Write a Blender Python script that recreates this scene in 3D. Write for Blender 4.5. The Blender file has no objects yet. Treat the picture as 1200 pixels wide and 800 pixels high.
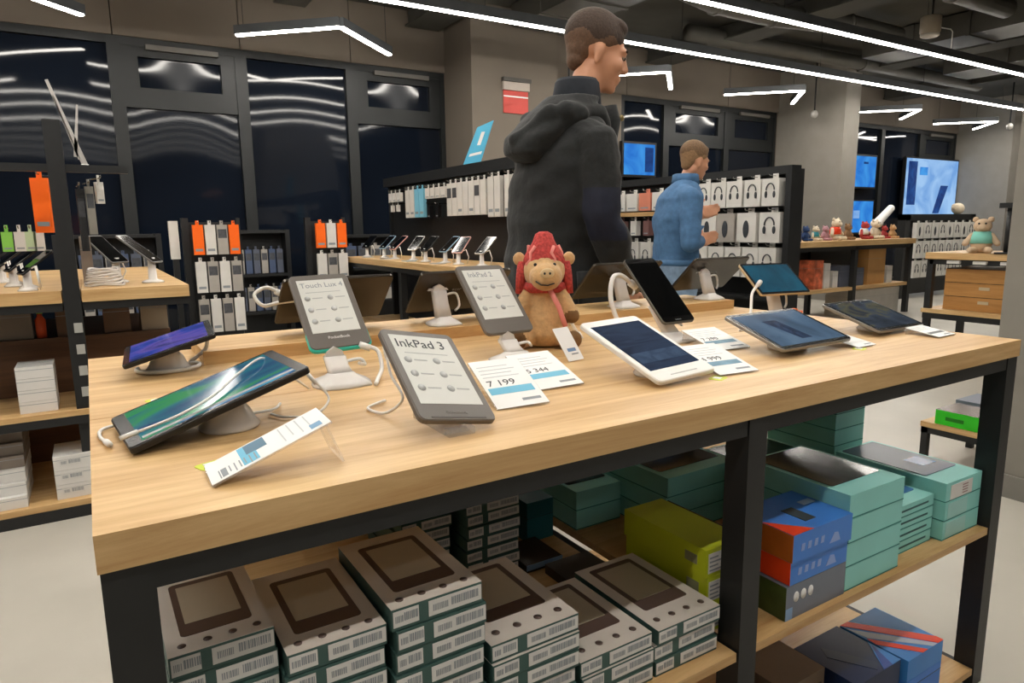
import bpy, bmesh, math, random
from mathutils import Matrix, Vector, Euler
random.seed(7)
R = math.radians
sc = bpy.context.scene
col = sc.collection

# ------------------------------------------------------------------ camera, world, exposure
cam_d = bpy.data.cameras.new('camera')
cam = bpy.data.objects.new('camera', cam_d)
col.objects.link(cam)
sc.camera = cam
cam_d.sensor_width = 36.0
cam_d.lens = 794.6 / 1200.0 * 36.0
cam_d.clip_start = 0.05
_f = Vector((0.51888, 0.83839, -0.16692)); _r = Vector((0.84912, -0.52805, -0.01272)); _u = Vector((0.09880, 0.13513, 0.98589))
cam.matrix_world = Matrix(((_r.x, _u.x, -_f.x, 0.0221), (_r.y, _u.y, -_f.y, -0.7121), (_r.z, _u.z, -_f.z, 1.18), (0, 0, 0, 1)))
world = bpy.data.worlds.new('night')
sc.world = world
world.use_nodes = True
world.node_tree.nodes['Background'].inputs[0].default_value = (0.012, 0.016, 0.026, 1)
world.node_tree.nodes['Background'].inputs[1].default_value = 1.0
sc.view_settings.view_transform = 'Standard'
sc.view_settings.look = 'None'
sc.view_settings.gamma = 1.0
sc.view_settings.use_curve_mapping = False
sc.view_settings.exposure = 0.16
LAMP = 46.0                       # radiance of the linear lamps
sc.cycles.max_bounces = 6
sc.cycles.diffuse_bounces = 3
sc.cycles.glossy_bounces = 3
sc.cycles.transmission_bounces = 5
sc.cycles.transparent_max_bounces = 6
sc.cycles.caustics_reflective = False
sc.cycles.caustics_refractive = False
sc.cycles.sample_clamp_indirect = 4.0

# ------------------------------------------------------------------ materials
def lin(h):
    h = h.lstrip('#')
    c = [int(h[i:i + 2], 16) / 255 for i in (0, 2, 4)]
    return tuple((x / 12.92 if x <= 0.04045 else ((x + 0.055) / 1.055) ** 2.4) for x in c) + (1.0,)

MATS = {}
def mat(name, colour, rough=0.5, metal=0.0, var=0.06, scale=8.0, bump=0.0, trans=0.0, ior=1.45, coat=0.0, sheen=0.0, spec=0.5, alpha=1.0):
    if name in MATS:
        return MATS[name]
    m = bpy.data.materials.new(name); m.use_nodes = True
    nt = m.node_tree; b = nt.nodes['Principled BSDF']
    c = lin(colour) if isinstance(colour, str) else colour
    tc = nt.nodes.new('ShaderNodeTexCoord'); nz = nt.nodes.new('ShaderNodeTexNoise')
    nz.inputs['Scale'].default_value = scale; nz.inputs['Detail'].default_value = 4
    nt.links.new(tc.outputs['Object'], nz.inputs['Vector'])
    rp = nt.nodes.new('ShaderNodeValToRGB')
    rp.color_ramp.elements[0].position = 0.3; rp.color_ramp.elements[1].position = 0.7
    rp.color_ramp.elements[0].color = tuple(max(0, x * (1 - var)) for x in c[:3]) + (1,)
    rp.color_ramp.elements[1].color = tuple(min(1, x * (1 + var)) for x in c[:3]) + (1,)
    nt.links.new(nz.outputs['Fac'], rp.inputs['Fac'])
    nt.links.new(rp.outputs['Color'], b.inputs['Base Color'])
    b.inputs['Roughness'].default_value = rough
    b.inputs['Metallic'].default_value = metal
    b.inputs['IOR'].default_value = ior
    b.inputs['Transmission Weight'].default_value = trans
    b.inputs['Coat Weight'].default_value = coat
    b.inputs['Sheen Weight'].default_value = sheen
    b.inputs['Specular IOR Level'].default_value = spec
    b.inputs['Alpha'].default_value = alpha
    if bump:
        bp = nt.nodes.new('ShaderNodeBump'); bp.inputs['Strength'].default_value = bump; bp.inputs['Distance'].default_value = 0.01
        nt.links.new(nz.outputs['Fac'], bp.inputs['Height']); nt.links.new(bp.outputs['Normal'], b.inputs['Normal'])
    MATS[name] = m
    return m

def wood(name, a, b_, axis=0, rough=0.45, scale=1.0):
    if name in MATS:
        return MATS[name]
    m = bpy.data.materials.new(name); m.use_nodes = True
    nt = m.node_tree; b = nt.nodes['Principled BSDF']
    tc = nt.nodes.new('ShaderNodeTexCoord'); mp = nt.nodes.new('ShaderNodeMapping')
    s = [14.0 * scale] * 3; s[axis] = 0.9 * scale
    mp.inputs['Scale'].default_value = s
    n1 = nt.nodes.new('ShaderNodeTexNoise'); n1.inputs['Scale'].default_value = 1.6; n1.inputs['Detail'].default_value = 8; n1.inputs['Roughness'].default_value = 0.72
    n1.inputs['Distortion'].default_value = 0.5
    rp = nt.nodes.new('ShaderNodeValToRGB')
    rp.color_ramp.elements[0].position = 0.28; rp.color_ramp.elements[1].position = 0.66
    rp.color_ramp.elements[0].color = lin(a); rp.color_ramp.elements[1].color = lin(b_)
    nt.links.new(tc.outputs['Object'], mp.inputs['Vector']); nt.links.new(mp.outputs['Vector'], n1.inputs['Vector'])
    nt.links.new(n1.outputs['Fac'], rp.inputs['Fac']); nt.links.new(rp.outputs['Color'], b.inputs['Base Color'])
    bp = nt.nodes.new('ShaderNodeBump'); bp.inputs['Strength'].default_value = 0.05; bp.inputs['Distance'].default_value = 0.004
    nt.links.new(n1.outputs['Fac'], bp.inputs['Height']); nt.links.new(bp.outputs['Normal'], b.inputs['Normal'])
    b.inputs['Roughness'].default_value = rough
    MATS[name] = m
    return m

def emis(name, colour, strength):
    if name in MATS:
        return MATS[name]
    m = bpy.data.materials.new(name); m.use_nodes = True
    nt = m.node_tree; nt.nodes.clear()
    o = nt.nodes.new('ShaderNodeOutputMaterial'); e = nt.nodes.new('ShaderNodeEmission')
    e.inputs[0].default_value = colour if not isinstance(colour, str) else lin(colour); e.inputs[1].default_value = strength
    nt.links.new(e.outputs[0], o.inputs[0])
    MATS[name] = m
    return m

def screen(name, stops, scale=6.0, stretch=(1, 1, 1), strength=0.6, rough=0.08, seed=0.0):
    """glossy lit display: a procedural picture, given off as light behind glass"""
    if name in MATS:
        return MATS[name]
    m = bpy.data.materials.new(name); m.use_nodes = True
    nt = m.node_tree; b = nt.nodes['Principled BSDF']
    tc = nt.nodes.new('ShaderNodeTexCoord'); mp = nt.nodes.new('ShaderNodeMapping'); mp.inputs['Scale'].default_value = stretch
    mp.inputs['Location'].default_value = (seed, seed * 0.7, 0)
    nz = nt.nodes.new('ShaderNodeTexNoise'); nz.inputs['Scale'].default_value = scale; nz.inputs['Detail'].default_value = 3; nz.inputs['Distortion'].default_value = 0.8
    rp = nt.nodes.new('ShaderNodeValToRGB')
    el = rp.color_ramp.elements
    while len(el) < len(stops): el.new(0.5)
    for e, (p, c) in zip(el, stops): e.position = p; e.color = lin(c)
    nt.links.new(tc.outputs['Object'], mp.inputs['Vector']); nt.links.new(mp.outputs['Vector'], nz.inputs['Vector'])
    nt.links.new(nz.outputs['Fac'], rp.inputs['Fac'])
    b.inputs['Base Color'].default_value = (0.01, 0.01, 0.012, 1)
    b.inputs['Roughness'].default_value = rough
    b.inputs['Specular IOR Level'].default_value = 0.10
    nt.links.new(rp.outputs['Color'], b.inputs['Emission Color']); b.inputs['Emission Strength'].default_value = strength
    MATS[name] = m
    return m

OAK = wood('oak_top', '#ad8049', '#dcba86', 0)
OAKE = OAK
OAKY = wood('oak_along_y', '#ad8049', '#dcba86', 1)
BROWN = wood('brown_panel', '#4a3120', '#68462c', 0, 0.5)
BLACK = mat('black_metal', '#1f2021', 0.45, 0.0, 0.1, 30)
DARK = mat('dark_plastic', '#141416', 0.35)
CLEAR = mat('clear_acrylic', (0.93, 0.91, 0.89, 1), 0.06, var=0.01, alpha=0.22)
FROST = mat('frosted_white_plastic', (0.90, 0.86, 0.82, 1), 0.2, trans=0.12, ior=1.3, var=0.02, alpha=0.82)
WHITE = mat('white_plastic', '#e6e3de', 0.4, var=0.02)
PAPER = mat('white_paper', '#edecea', 0.7, var=0.02)
CARDW = mat('white_carton', '#dcdad6', 0.55, var=0.03)
CYAN = mat('cyan_print', '#6fb9d6', 0.6, var=0.03)
INK = mat('dark_ink', '#33363a', 0.6)
GREYINK = mat('grey_ink', '#8f959a', 0.6)
LIME = mat('lime_sticker', '#c3d02f', 0.5)
GREYB = mat('reader_grey', '#6b655f', 0.4, var=0.03)
TEALP = mat('teal_trim', '#2fb09a', 0.35)
EINK = mat('eink_paper', '#d9d9d3', 0.55, var=0.015)
ORANGE = mat('orange_pack', '#ff6a0a', 0.45, var=0.06)
LAMPM = emis('lamp_diffuser', (1.0, 0.945, 0.86, 1), LAMP)
LAMPD = emis('dimmed_lamp_diffuser', (1.0, 0.945, 0.86, 1), LAMP * 0.2)   # rear lamps set dimmer only so the table's shadow falls on the cartons
HOUSE = mat('lamp_housing', '#4a4d50', 0.5)

# ------------------------------------------------------------------ mesh builder
class MB:
    def __init__(s): s.v = []; s.f = []; s.mi = []; s.sm = []
    def add(s, vs, fs, mi=0, smooth=False, M=None):
        o = len(s.v)
        for p in vs:
            p = Vector(p)
            s.v.append(tuple(M @ p) if M else tuple(p))
        for f in fs:
            s.f.append([i + o for i in f]); s.mi.append(mi); s.sm.append(smooth)
        return s
    def box(s, x0, x1, y0, y1, z0, z1, mi=0, M=None):
        vs = [(x0, y0, z0), (x1, y0, z0), (x1, y1, z0), (x0, y1, z0), (x0, y0, z1), (x1, y0, z1), (x1, y1, z1), (x0, y1, z1)]
        return s.add(vs, [(0, 3, 2, 1), (4, 5, 6, 7), (0, 1, 5, 4), (1, 2, 6, 5), (2, 3, 7, 6), (3, 0, 4, 7)], mi, False, M)
    def prism(s, out, z0, z1, mi=0, M=None, smooth=False):
        n = len(out)
        vs = [(x, y, z0) for x, y in out] + [(x, y, z1) for x, y in out]
        fs = [tuple(reversed(range(n))), tuple(range(n, 2 * n))] + [(i, (i + 1) % n, n + (i + 1) % n, n + i) for i in range(n)]
        return s.add(vs, fs, mi, smooth, M)
    def slab(s, w, h, t, r, ch=0.0012, mi=0, y0=0.0, x0=0.0, z=0.0, M=None):
        """rounded plate, bottom centre at (x0, y0), front at z, chamfered rim"""
        def ring(d, zz):
            o = []
            rr = max(r - d, 0.0005)
            for cx, cy, a0 in ((w / 2 - r, h - r, 0), (-w / 2 + r, h - r, 90), (-w / 2 + r, r, 180), (w / 2 - r, r, 270)):
                for k in range(5):
                    a = R(a0 + 22.5 * k); o.append((x0 + cx + rr * math.cos(a), y0 + cy + rr * math.sin(a), zz))
            return o
        ch = min(ch, t * 0.45)
        rings = [ring(ch, z - t), ring(0, z - t + ch), ring(0, z - ch), ring(ch, z)]
        n = 20; vs = sum(rings, []); fs = [tuple(reversed(range(n))), tuple(range(3 * n, 4 * n))]
        for k in range(3):
            fs += [(k * n + i, k * n + (i + 1) % n, (k + 1) * n + (i + 1) % n, (k + 1) * n + i) for i in range(n)]
        return s.add(vs, fs, mi, False, M)
    def tube(s, pts, r, n=8, mi=0, smooth=True, r1=None, cap=True):
        pts = [Vector(p) for p in pts]; vs = []; fs = []
        up = Vector((0, 0, 1)); N = len(pts)
        prev = None
        for i, p in enumerate(pts):
            t = (pts[min(i + 1, N - 1)] - pts[max(i - 1, 0)])
            t = t.normalized() if t.length > 1e-9 else Vector((0, 0, 1))
            a = prev - t * prev.dot(t) if prev is not None else (t.cross(up) if abs(t.z) < 0.95 else t.cross(Vector((1, 0, 0))))
            if a.length < 1e-6: a = t.orthogonal()
            a.normalize(); prev = a; b = t.cross(a)
            rr = r if r1 is None else r + (r1 - r) * i / (N - 1)
            for k in range(n):
                an = 2 * math.pi * k / n; vs.append(p + (a * math.cos(an) + b * math.sin(an)) * rr)
        for i in range(N - 1):
            fs += [(i * n + k, i * n + (k + 1) % n, (i + 1) * n + (k + 1) % n, (i + 1) * n + k) for k in range(n)]
        if cap: fs += [tuple(reversed(range(n))), tuple(range((N - 1) * n, N * n))]
        return s.add(vs, fs, mi, smooth)
    def lathe(s, prof, c=(0, 0, 0), n=20, mi=0, smooth=True, M=None):
        vs = []; fs = []; m = len(prof)
        for rr, z in prof:
            vs += [(c[0] + rr * math.cos(2 * math.pi * k / n), c[1] + rr * math.sin(2 * math.pi * k / n), c[2] + z) for k in range(n)]
        for i in range(m - 1):
            fs += [(i * n + k, i * n + (k + 1) % n, (i + 1) * n + (k + 1) % n, (i + 1) * n + k) for k in range(n)]
        fs += [tuple(reversed(range(n))), tuple(range((m - 1) * n, m * n))]
        return s.add(vs, fs, mi, smooth, M)
    def ell(s, c, r, n=16, m=10, mi=0, M=None):
        vs = [(c[0], c[1], c[2] - r[2])]; fs = []
        for i in range(1, m):
            a = math.pi * i / m - math.pi / 2
            vs += [(c[0] + r[0] * math.cos(a) * math.cos(2 * math.pi * k / n), c[1] + r[1] * math.cos(a) * math.sin(2 * math.pi * k / n), c[2] + r[2] * math.sin(a)) for k in range(n)]
        vs.append((c[0], c[1], c[2] + r[2])); L = len(vs) - 1
        fs += [(0, 1 + (k + 1) % n, 1 + k) for k in range(n)]
        for i in range(m - 2):
            b = 1 + i * n
            fs += [(b + k, b + (k + 1) % n, b + n + (k + 1) % n, b + n + k) for k in range(n)]
        b = 1 + (m - 2) * n
        fs += [(b + k, b + (k + 1) % n, L) for k in range(n)]
        return s.add(vs, fs, mi, True, M)
    def cap(s, p0, p1, r0, r1, n=14, mi=0):
        p0 = Vector(p0); p1 = Vector(p1); d = (p1 - p0); L = d.length; d.normalize()
        prof = []
        for k in range(0, 5):
            a = -math.pi / 2 + k * math.pi / 8 + 0.02; prof.append((r0 * math.cos(a), r0 * math.sin(a)))
        for k in range(0, 5):
            a = k * math.pi / 8 - 0.02 * (k == 4); prof.append((r1 * math.cos(a), L + r1 * math.sin(a)))
        q = Vector((0, 0, 1)).rotation_difference(d)
        return s.lathe(prof, n=n, mi=mi, M=Matrix.Translation(p0) @ q.to_matrix().to_4x4())
    def loft(s, rings, n=24, mi=0, M=None, pw=2.0):
        vs = []; fs = []
        for (z, cx, cy, rx, ry) in rings:
            for k in range(n):
                a = 2 * math.pi * k / n; ca, sa = math.cos(a), math.sin(a)
                ex = 2.0 / pw
                vs.append((cx + rx * math.copysign(abs(ca) ** ex, ca), cy + ry * math.copysign(abs(sa) ** ex, sa), z))
        m = len(rings)
        for i in range(m - 1):
            fs += [(i * n + k, i * n + (k + 1) % n, (i + 1) * n + (k + 1) % n, (i + 1) * n + k) for k in range(n)]
        fs += [tuple(reversed(range(n))), tuple(range((m - 1) * n, m * n))]
        return s.add(vs, fs, mi, True, M)
    def mesh(s, name, mats):
        me = bpy.data.meshes.new(name); me.from_pydata(s.v, [], s.f)
        for m in (mats if isinstance(mats, (list, tuple)) else [mats]): me.materials.append(m)
        me.polygons.foreach_set('material_index', s.mi); me.polygons.foreach_set('use_smooth', s.sm)
        me.update()
        return me
    def build(s, name, mats, parent=None, loc=None, rot=None):
        return link(name, s.mesh(name, mats), parent, loc, rot)

def link(name, me, parent=None, loc=None, rot=None):
    o = bpy.data.objects.new(name, me); col.objects.link(o)
    if parent: o.parent = parent
    if loc: o.location = loc
    if rot: o.rotation_euler = rot
    return o
def tag(o, label, cat, group=None):
    o['label'] = label; o['category'] = cat
    if group: o['group'] = group
    return o
def struct(o, label=None):
    o['kind'] = 'structure'
    if label: o['label'] = label
    return o
def thing(name, label, cat, loc=(0, 0, 0), rz=0.0, group=None):
    o = bpy.data.objects.new(name, None); col.objects.link(o); o.empty_display_size = 0.05
    o.location = loc; o.rotation_euler = (0, 0, rz)
    return tag(o, label, cat, group)
def box(name, x0, x1, y0, y1, z0, z1, m, parent=None):
    return MB().box(x0, x1, y0, y1, z0, z1).build(name, m, parent)
CACHE = {}
def cached(key, fn):
    if key not in CACHE: CACHE[key] = fn()
    return CACHE[key]
def text_mesh(s, size, key=None):
    def mk():
        cu = bpy.data.curves.new('lettering', 'FONT'); cu.body = s; cu.size = size; cu.extrude = 0.0002; cu.resolution_u = 3
        o = bpy.data.objects.new('lettering', cu)
        me = bpy.data.meshes.new_from_object(o); bpy.data.objects.remove(o)
        return me
    return cached(('text', s, size), mk)
def text(name, s, size, m, parent, loc, rot=None):
    me = text_mesh(s, size).copy(); me.materials.clear(); me.materials.append(m)
    return link(name, me, parent, loc, rot)
ORD = ['top', 'second', 'third', 'fourth', 'fifth', 'sixth', 'seventh', 'eighth', 'ninth', 'tenth', 'eleventh', 'twelfth']
NTH = ['first', 'second', 'third', 'fourth', 'fifth', 'sixth', 'seventh', 'eighth', 'ninth', 'tenth', 'eleventh', 'twelfth']

# ------------------------------------------------------------------ the room
WX0, WX1, WY0, WY1, CEIL, HEAD = -4.2, 17.0, -8.0, 6.6, 3.52, 2.91
FLOORM = mat('polished_concrete_floor', '#bab5aa', 0.38, var=0.09, scale=1.6)
WALLM = mat('greige_paint', '#736a5f', 0.75, var=0.04, scale=3)
CONC = mat('grey_concrete', '#8d8880', 0.7, var=0.06, scale=5)
CEILM = mat('dark_grey_ceiling', '#4c4b46', 0.85, var=0.15, scale=2)
FRAME = mat('anthracite_frame', '#191c1d', 0.45, var=0.05)
GLASS = mat('night_glass', (0.006, 0.009, 0.016, 1), 0.05, var=0.2, scale=0.8, bump=0.2, ior=1.34)
for _n in GLASS.node_tree.nodes:
    if _n.type == 'TEX_NOISE': _n.inputs['Detail'].default_value = 0.5
    if _n.type == 'BUMP': _n.inputs['Distance'].default_value = 0.05
struct(box('floor', WX0, WX1, WY0, WY1 + 0.3, -0.06, 0, FLOORM), 'pale polished concrete floor')
struct(box('ceiling', WX0, WX1, WY0, WY1 + 0.3, CEIL, CEIL + 0.1, CEILM), 'dark grey exposed ceiling')
struct(box('wall_left', WX0 - 0.1, WX0, WY0, WY1 + 0.3, 0, CEIL, WALLM))
struct(box('wall_right', WX1, WX1 + 0.1, WY0, WY1 + 0.3, 0, CEIL, WALLM))
struct(box('wall_front', WX0, WX1, WY0 - 0.1, WY0, 0, CEIL, WALLM))
wb = bpy.data.objects.new('wall_back', None); col.objects.link(wb); struct(wb, 'greige back wall with a header above dark shop windows')
wb.location = (0, WY1, 0)
hx = [WX0, -1.75, 0.40, 1.475, 2.58, 3.70, 6.40, 8.4, 10.5, 12.9, WX1]
for a, b in zip(hx[:-1], hx[1:]):
    box('header_panel', a + 0.004, b - 0.004, -0.02 - 0.001, 0.28, HEAD, CEIL, WALLM, wb)
box('solid_wall', 3.70, 6.33, 0, 0.28, 0, HEAD, WALLM, wb)
box('solid_wall', 9.58, 10.5, 0, 0.28, 0, HEAD, WALLM, wb)
box('solid_wall', 15.2, WX1, 0, 0.28, 0, HEAD, WALLM, wb)

def bowed_pane(name, x0, x1, z0, z1, parent, sag=0.010):
    # insulated panes bow outwards a few millimetres, which bends what they mirror
    n = 14; vs = []; fs = []
    for side in (0, 1):
        for j in range(n + 1):
            for i in range(n + 1):
                u = 2 * i / n - 1; v = 2 * j / n - 1
                vs.append((x0 + (x1 - x0) * i / n, 0.05 + sag * (1 - u * u) * (1 - v * v) + side * 0.012, z0 + (z1 - z0) * j / n))
    N = (n + 1) ** 2
    for j in range(n):
        for i in range(n):
            a = j * (n + 1) + i; fs += [(a, a + 1, a + n + 2, a + n + 1), (N + a, N + a + n + 1, N + a + n + 2, N + a + 1)]
    return MB().add(vs, fs, 0, True).build(name, GLASS, parent)
def window(n, x0, x1, transom, sub=None):
    w = bpy.data.objects.new('window_%d' % n, None); col.objects.link(w); w.location = (x0, WY1, 0)
    struct(w, 'tall dark shop window with grey metal frame at night')
    W = x1 - x0; fr = 0.055
    m = MB()
    for a, b, c, d in ((0, fr, 0, HEAD), (W - fr, W, 0, HEAD), (fr, W - fr, 0, 0.12), (fr, W - fr, HEAD - 0.07, HEAD)):
        m.box(a, b, 0.0, 0.16, c, d)
    m.build('window_frame', FRAME, w)
    if transom:
        t = MB()
        z0 = 2.30
        t.box(fr, W - fr, 0.01, 0.15, z0, z0 + 0.18); t.box(fr, W - fr, 0.01, 0.15, HEAD - 0.16, HEAD - 0.07)
        t.box(fr, fr + 0.13, 0.01, 0.15, z0 + 0.18, HEAD - 0.16); t.box(W - fr - 0.13, W - fr, 0.01, 0.15, z0 + 0.18, HEAD - 0.16)
        t.build('transom_frame', FRAME, w)
        box('closer_rail', fr + 0.2, W - fr - 0.15, -0.035, 0.005, HEAD - 0.10, HEAD - 0.055, mat('closer_grey', '#6d6a65', 0.5), w)
        bowed_pane('transom_pane', fr + 0.13, W - fr - 0.13, z0 + 0.18, HEAD - 0.16, w, 0.003)
        bowed_pane('pane', fr, W - fr, 0.12, z0, w)
    else:
        bowed_pane('pane', fr, W - fr, 0.12, HEAD - 0.07, w)
    return w
wb_ = [(-2.85, -1.75, True), (-1.75, -0.68, False), (-0.68, 0.40, False), (0.40, 1.475, True), (1.475, 2.58, False), (2.58, 3.68, True),
       (6.33, 7.17, False), (7.17, 8.42, True), (8.42, 9.56, True), (10.52, 12.6, False), (12.6, 13.9, False), (13.9, 15.2, True)]
for i, (a, b, t) in enumerate(wb_): window(i + 1, a, b, t)
struct(box('wall_left_of_windows', WX0, -2.85, WY1, WY1 + 0.28, 0, HEAD, WALLM))
# columns standing proud of the back wall
struct(box('column_between_windows', 3.68, 4.80, 5.95, WY1, 0, CEIL - 0.002, WALLM), 'square greige column beside the left windows')
struct(box('column_by_screens', 9.58, 9.95, 5.45, WY1, 0, CEIL - 0.002, CONC), 'square pale grey column left of the blue screens')
struct(box('column_behind_pillar', 15.2, 16.0, 5.6, WY1, 0, CEIL - 0.002, CONC), 'grey column right of the large blue screen')
pil = struct(box('pillar_foreground', 3.30, 4.0, -0.15, 0.625, 0, CEIL - 0.002, CONC), 'grey concrete pillar at the right edge')
struct(MB().box(3.285, 4.015, -0.165, 0.64, 0.0, 0.10).build('baseboard_pillar', mat('base_grey', '#84817b', 0.6)))

# ------------------------------------------------------------------ lamps
def line_lamp(x0, x1, y, z, label, dm=None):
    t = thing('linear_lamp', label, 'ceiling lamp', ((x0 + x1) / 2, y, z), 0, 'long linear lamps')
    L = (x1 - x0) / 2
    box('housing', -L, L, -0.032, 0.032, 0.0, 0.085, HOUSE, t)
    box('diffuser', -L + 0.01, L - 0.01, -0.024, 0.024, -0.012, 0.0, dm or LAMPM, t)
    k = -L + 0.6
    while k < L:
        MB().tube([(k, 0, 0.085), (k, 0, CEIL - z)], 0.003, 5).build('suspension_wire', BLACK, t)
        k += 2.4
line_lamp(0.2, 15.5, 4.80, 3.0, 'long white linear lamp running nearest to the windows')
line_lamp(0.2, 15.5, 3.54, 3.0, 'long white linear lamp at top right, second from windows')
for i, y in enumerate((2.28, 1.0, -0.78, -2.3, -3.6, -4.9, -6.2)):
    line_lamp(-3.6, 5.4, y, 3.0, '%s long linear lamp over the shop floor behind the two in view' % NTH[i], LAMPD if y < -1 else None)

def chevron(cx, cy, z, label, rz=0.0, apex=-1):
    t = thing('chevron_lamp', label, 'pendant lamp', (cx, cy, z), rz, 'chevron pendant lamps')
    a = 0.73
    for s in (-1, 1):
        d = Vector((s * a, -apex * 0.70, 0)); L = d.length
        M = Matrix.Rotation(math.atan2(d.y, d.x), 4, 'Z')
        MB().box(0, L, -0.03, 0.03, 0, 0.075, 0, M).build('housing', HOUSE, t)
        MB().box(0.012, L - 0.01, -0.022, 0.022, -0.012, 0, 0, M).build('diffuser', LAMPM, t)
        e = d * 0.92
        MB().tube([(e.x, e.y, 0.07), (e.x, e.y, CEIL - z)], 0.003, 5).build('suspension_wire', BLACK, t)
for cx, cy, lab in ((-0.55, 5.33, 'white chevron lamp cut by the top left corner'), (2.07, 5.34, 'white chevron lamp above the left windows'),
                    (5.86, 5.25, 'white chevron lamp beside the dark jacket man\'s face'), (8.25, 5.20, 'white chevron lamp over the headphone rack'),
                    (11.25, 5.27, 'white chevron lamp above the two small blue screens'), (13.84, 5.31, 'white chevron lamp farthest right near the grey pillar')):
    chevron(cx, cy, 2.9, lab)
# lamps also over the left part of the shop, seen mirrored in the windows
for i, (cx, cy) in enumerate(((-1.2, 3.2), (-2.6, 1.2))):
    chevron(cx, cy, 2.9, 'white chevron lamp over the shop behind the camera, %s from the windows' % NTH[i])

# ------------------------------------------------------------------ ceiling services
DUCT = mat('dark_galvanised_duct', '#55534d', 0.5, 0.2, 0.1, 6)
def rduct(x0, x1, y0, y1, z0, z1, label):
    t = thing('rectangular_duct', label, 'duct', ((x0 + x1) / 2, (y0 + y1) / 2, z0), 0, 'ceiling ducts')
    a, b = (x1 - x0) / 2, (y1 - y0) / 2
    box('duct_body', -a, a, -b, b, 0, z1 - z0, DUCT, t)
    n = 4
    for k in range(1, n):
        if a > b:
            x = -a + 2 * a * k / n; box('flange', x - 0.02, x + 0.02, -b - 0.02, b + 0.02, -0.015, z1 - z0, DUCT, t)
        else:
            y = -b + 2 * b * k / n; box('flange', -a - 0.02, a + 0.02, y - 0.02, y + 0.02, -0.015, z1 - z0, DUCT, t)
rduct(1.75, 2.05, 5.0, 6.3, 3.3, 3.5, 'narrow dark duct above the left chevron lamp')
rduct(4.1, 4.75, 3.65, 5.8, 3.28, 3.5, 'dark duct above the man in the jacket')
rduct(8.7, 9.3, 2.2, 4.7, 3.25, 3.5, 'dark duct behind the ceiling speaker')
rduct(10.7, 11.4, 1.5, 4.7, 3.25, 3.5, 'dark duct at the far right of the ceiling')
def pduct(pts, r, label):
    t = thing('round_duct', label, 'duct', pts[0], 0, 'ceiling ducts')
    q = [Vector(p) - Vector(pts[0]) for p in pts]
    MB().tube(q, r, 14).build('duct_pipe', DUCT, t)
    for k in range(1, len(q) - 1):
        d = (q[k + 1] - q[k - 1]).normalized()
        MB().tube([q[k] - d * 0.02, q[k] + d * 0.02], r + 0.012, 14).build('duct_collar', DUCT, t)
pduct([(5.0, 4.2, 3.36), (5.6, 4.35, 3.36), (6.4, 4.3, 3.34), (7.4, 4.1, 3.34), (8.4, 4.1, 3.34)], 0.11, 'round grey duct curving right of the man\'s head')
pduct([(4.9, 3.0, 3.38), (6.0, 3.05, 3.38), (7.4, 3.0, 3.38), (8.5, 3.0, 3.38)], 0.10, 'straight round duct between the two linear lamps')
pduct([(6.2, 5.3, 3.38), (9.5, 5.2, 3.38), (12.8, 5.2, 3.38)], 0.09, 'long round duct close to the back wall')
for i, x in enumerate((3.4, 6.9, 10.0, 12.6)):
    t = thing('ceiling_beam', 'dark concrete ceiling beam, %s from the left' % NTH[i], 'beam', (x, 3.0, 3.36), 0, 'ceiling beams')
    box('beam_body', -0.16, 0.16, -4, 3.55, 0.0, 0.15, CEILM, t); box('beam_flange', -0.2, 0.2, -4, 3.55, -0.02, 0.0, CEILM, t)
t = thing('ceiling_speaker', 'beige cylindrical unit hanging from the ceiling by the upper lamp', 'ceiling speaker', (7.9, 3.45, 3.12))
MB().lathe([(0.09, 0.03), (0.10, 0.05), (0.10, 0.20), (0.085, 0.21)], n=22).build('canister', mat('beige_metal', '#a89b88', 0.5), t)
MB().lathe([(0.075, 0.0), (0.092, 0.012), (0.092, 0.03)], n=22).build('grille', mat('grille_white', '#cfc9bf', 0.5), t)
MB().tube([(0.02, 0, 0.21), (0.02, 0, 0.4)], 0.012, 6).build('mount_rod', BLACK, t)
MB().tube([(0.1, 0, 0.12), (0.32, -0.05, 0.11), (0.36, -0.05, 0.09), (0.36, -0.05, -0.08)], 0.006, 6).build('bracket_wire', WHITE, t)
for i, (x, y, z) in enumerate(((4.93, 5.9, 2.55), (9.3, 5.75, 2.75), (13.6, 5.0, 2.75))):
    t = thing('security_camera', ('small white camera on the column behind the man', 'small camera hanging at the column by the headphone rack', 'small camera beside the rightmost chevron lamp')[i], 'camera', (x, y, z))
    MB().ell((0, 0, 0), (0.05, 0.05, 0.06)).build('dome', mat('camera_grey', '#8c8984', 0.4), t)
    MB().tube([(0, 0, 0.05), (0, 0, CEIL - z)], 0.012, 6).build('mount_rod', BLACK, t)

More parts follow.
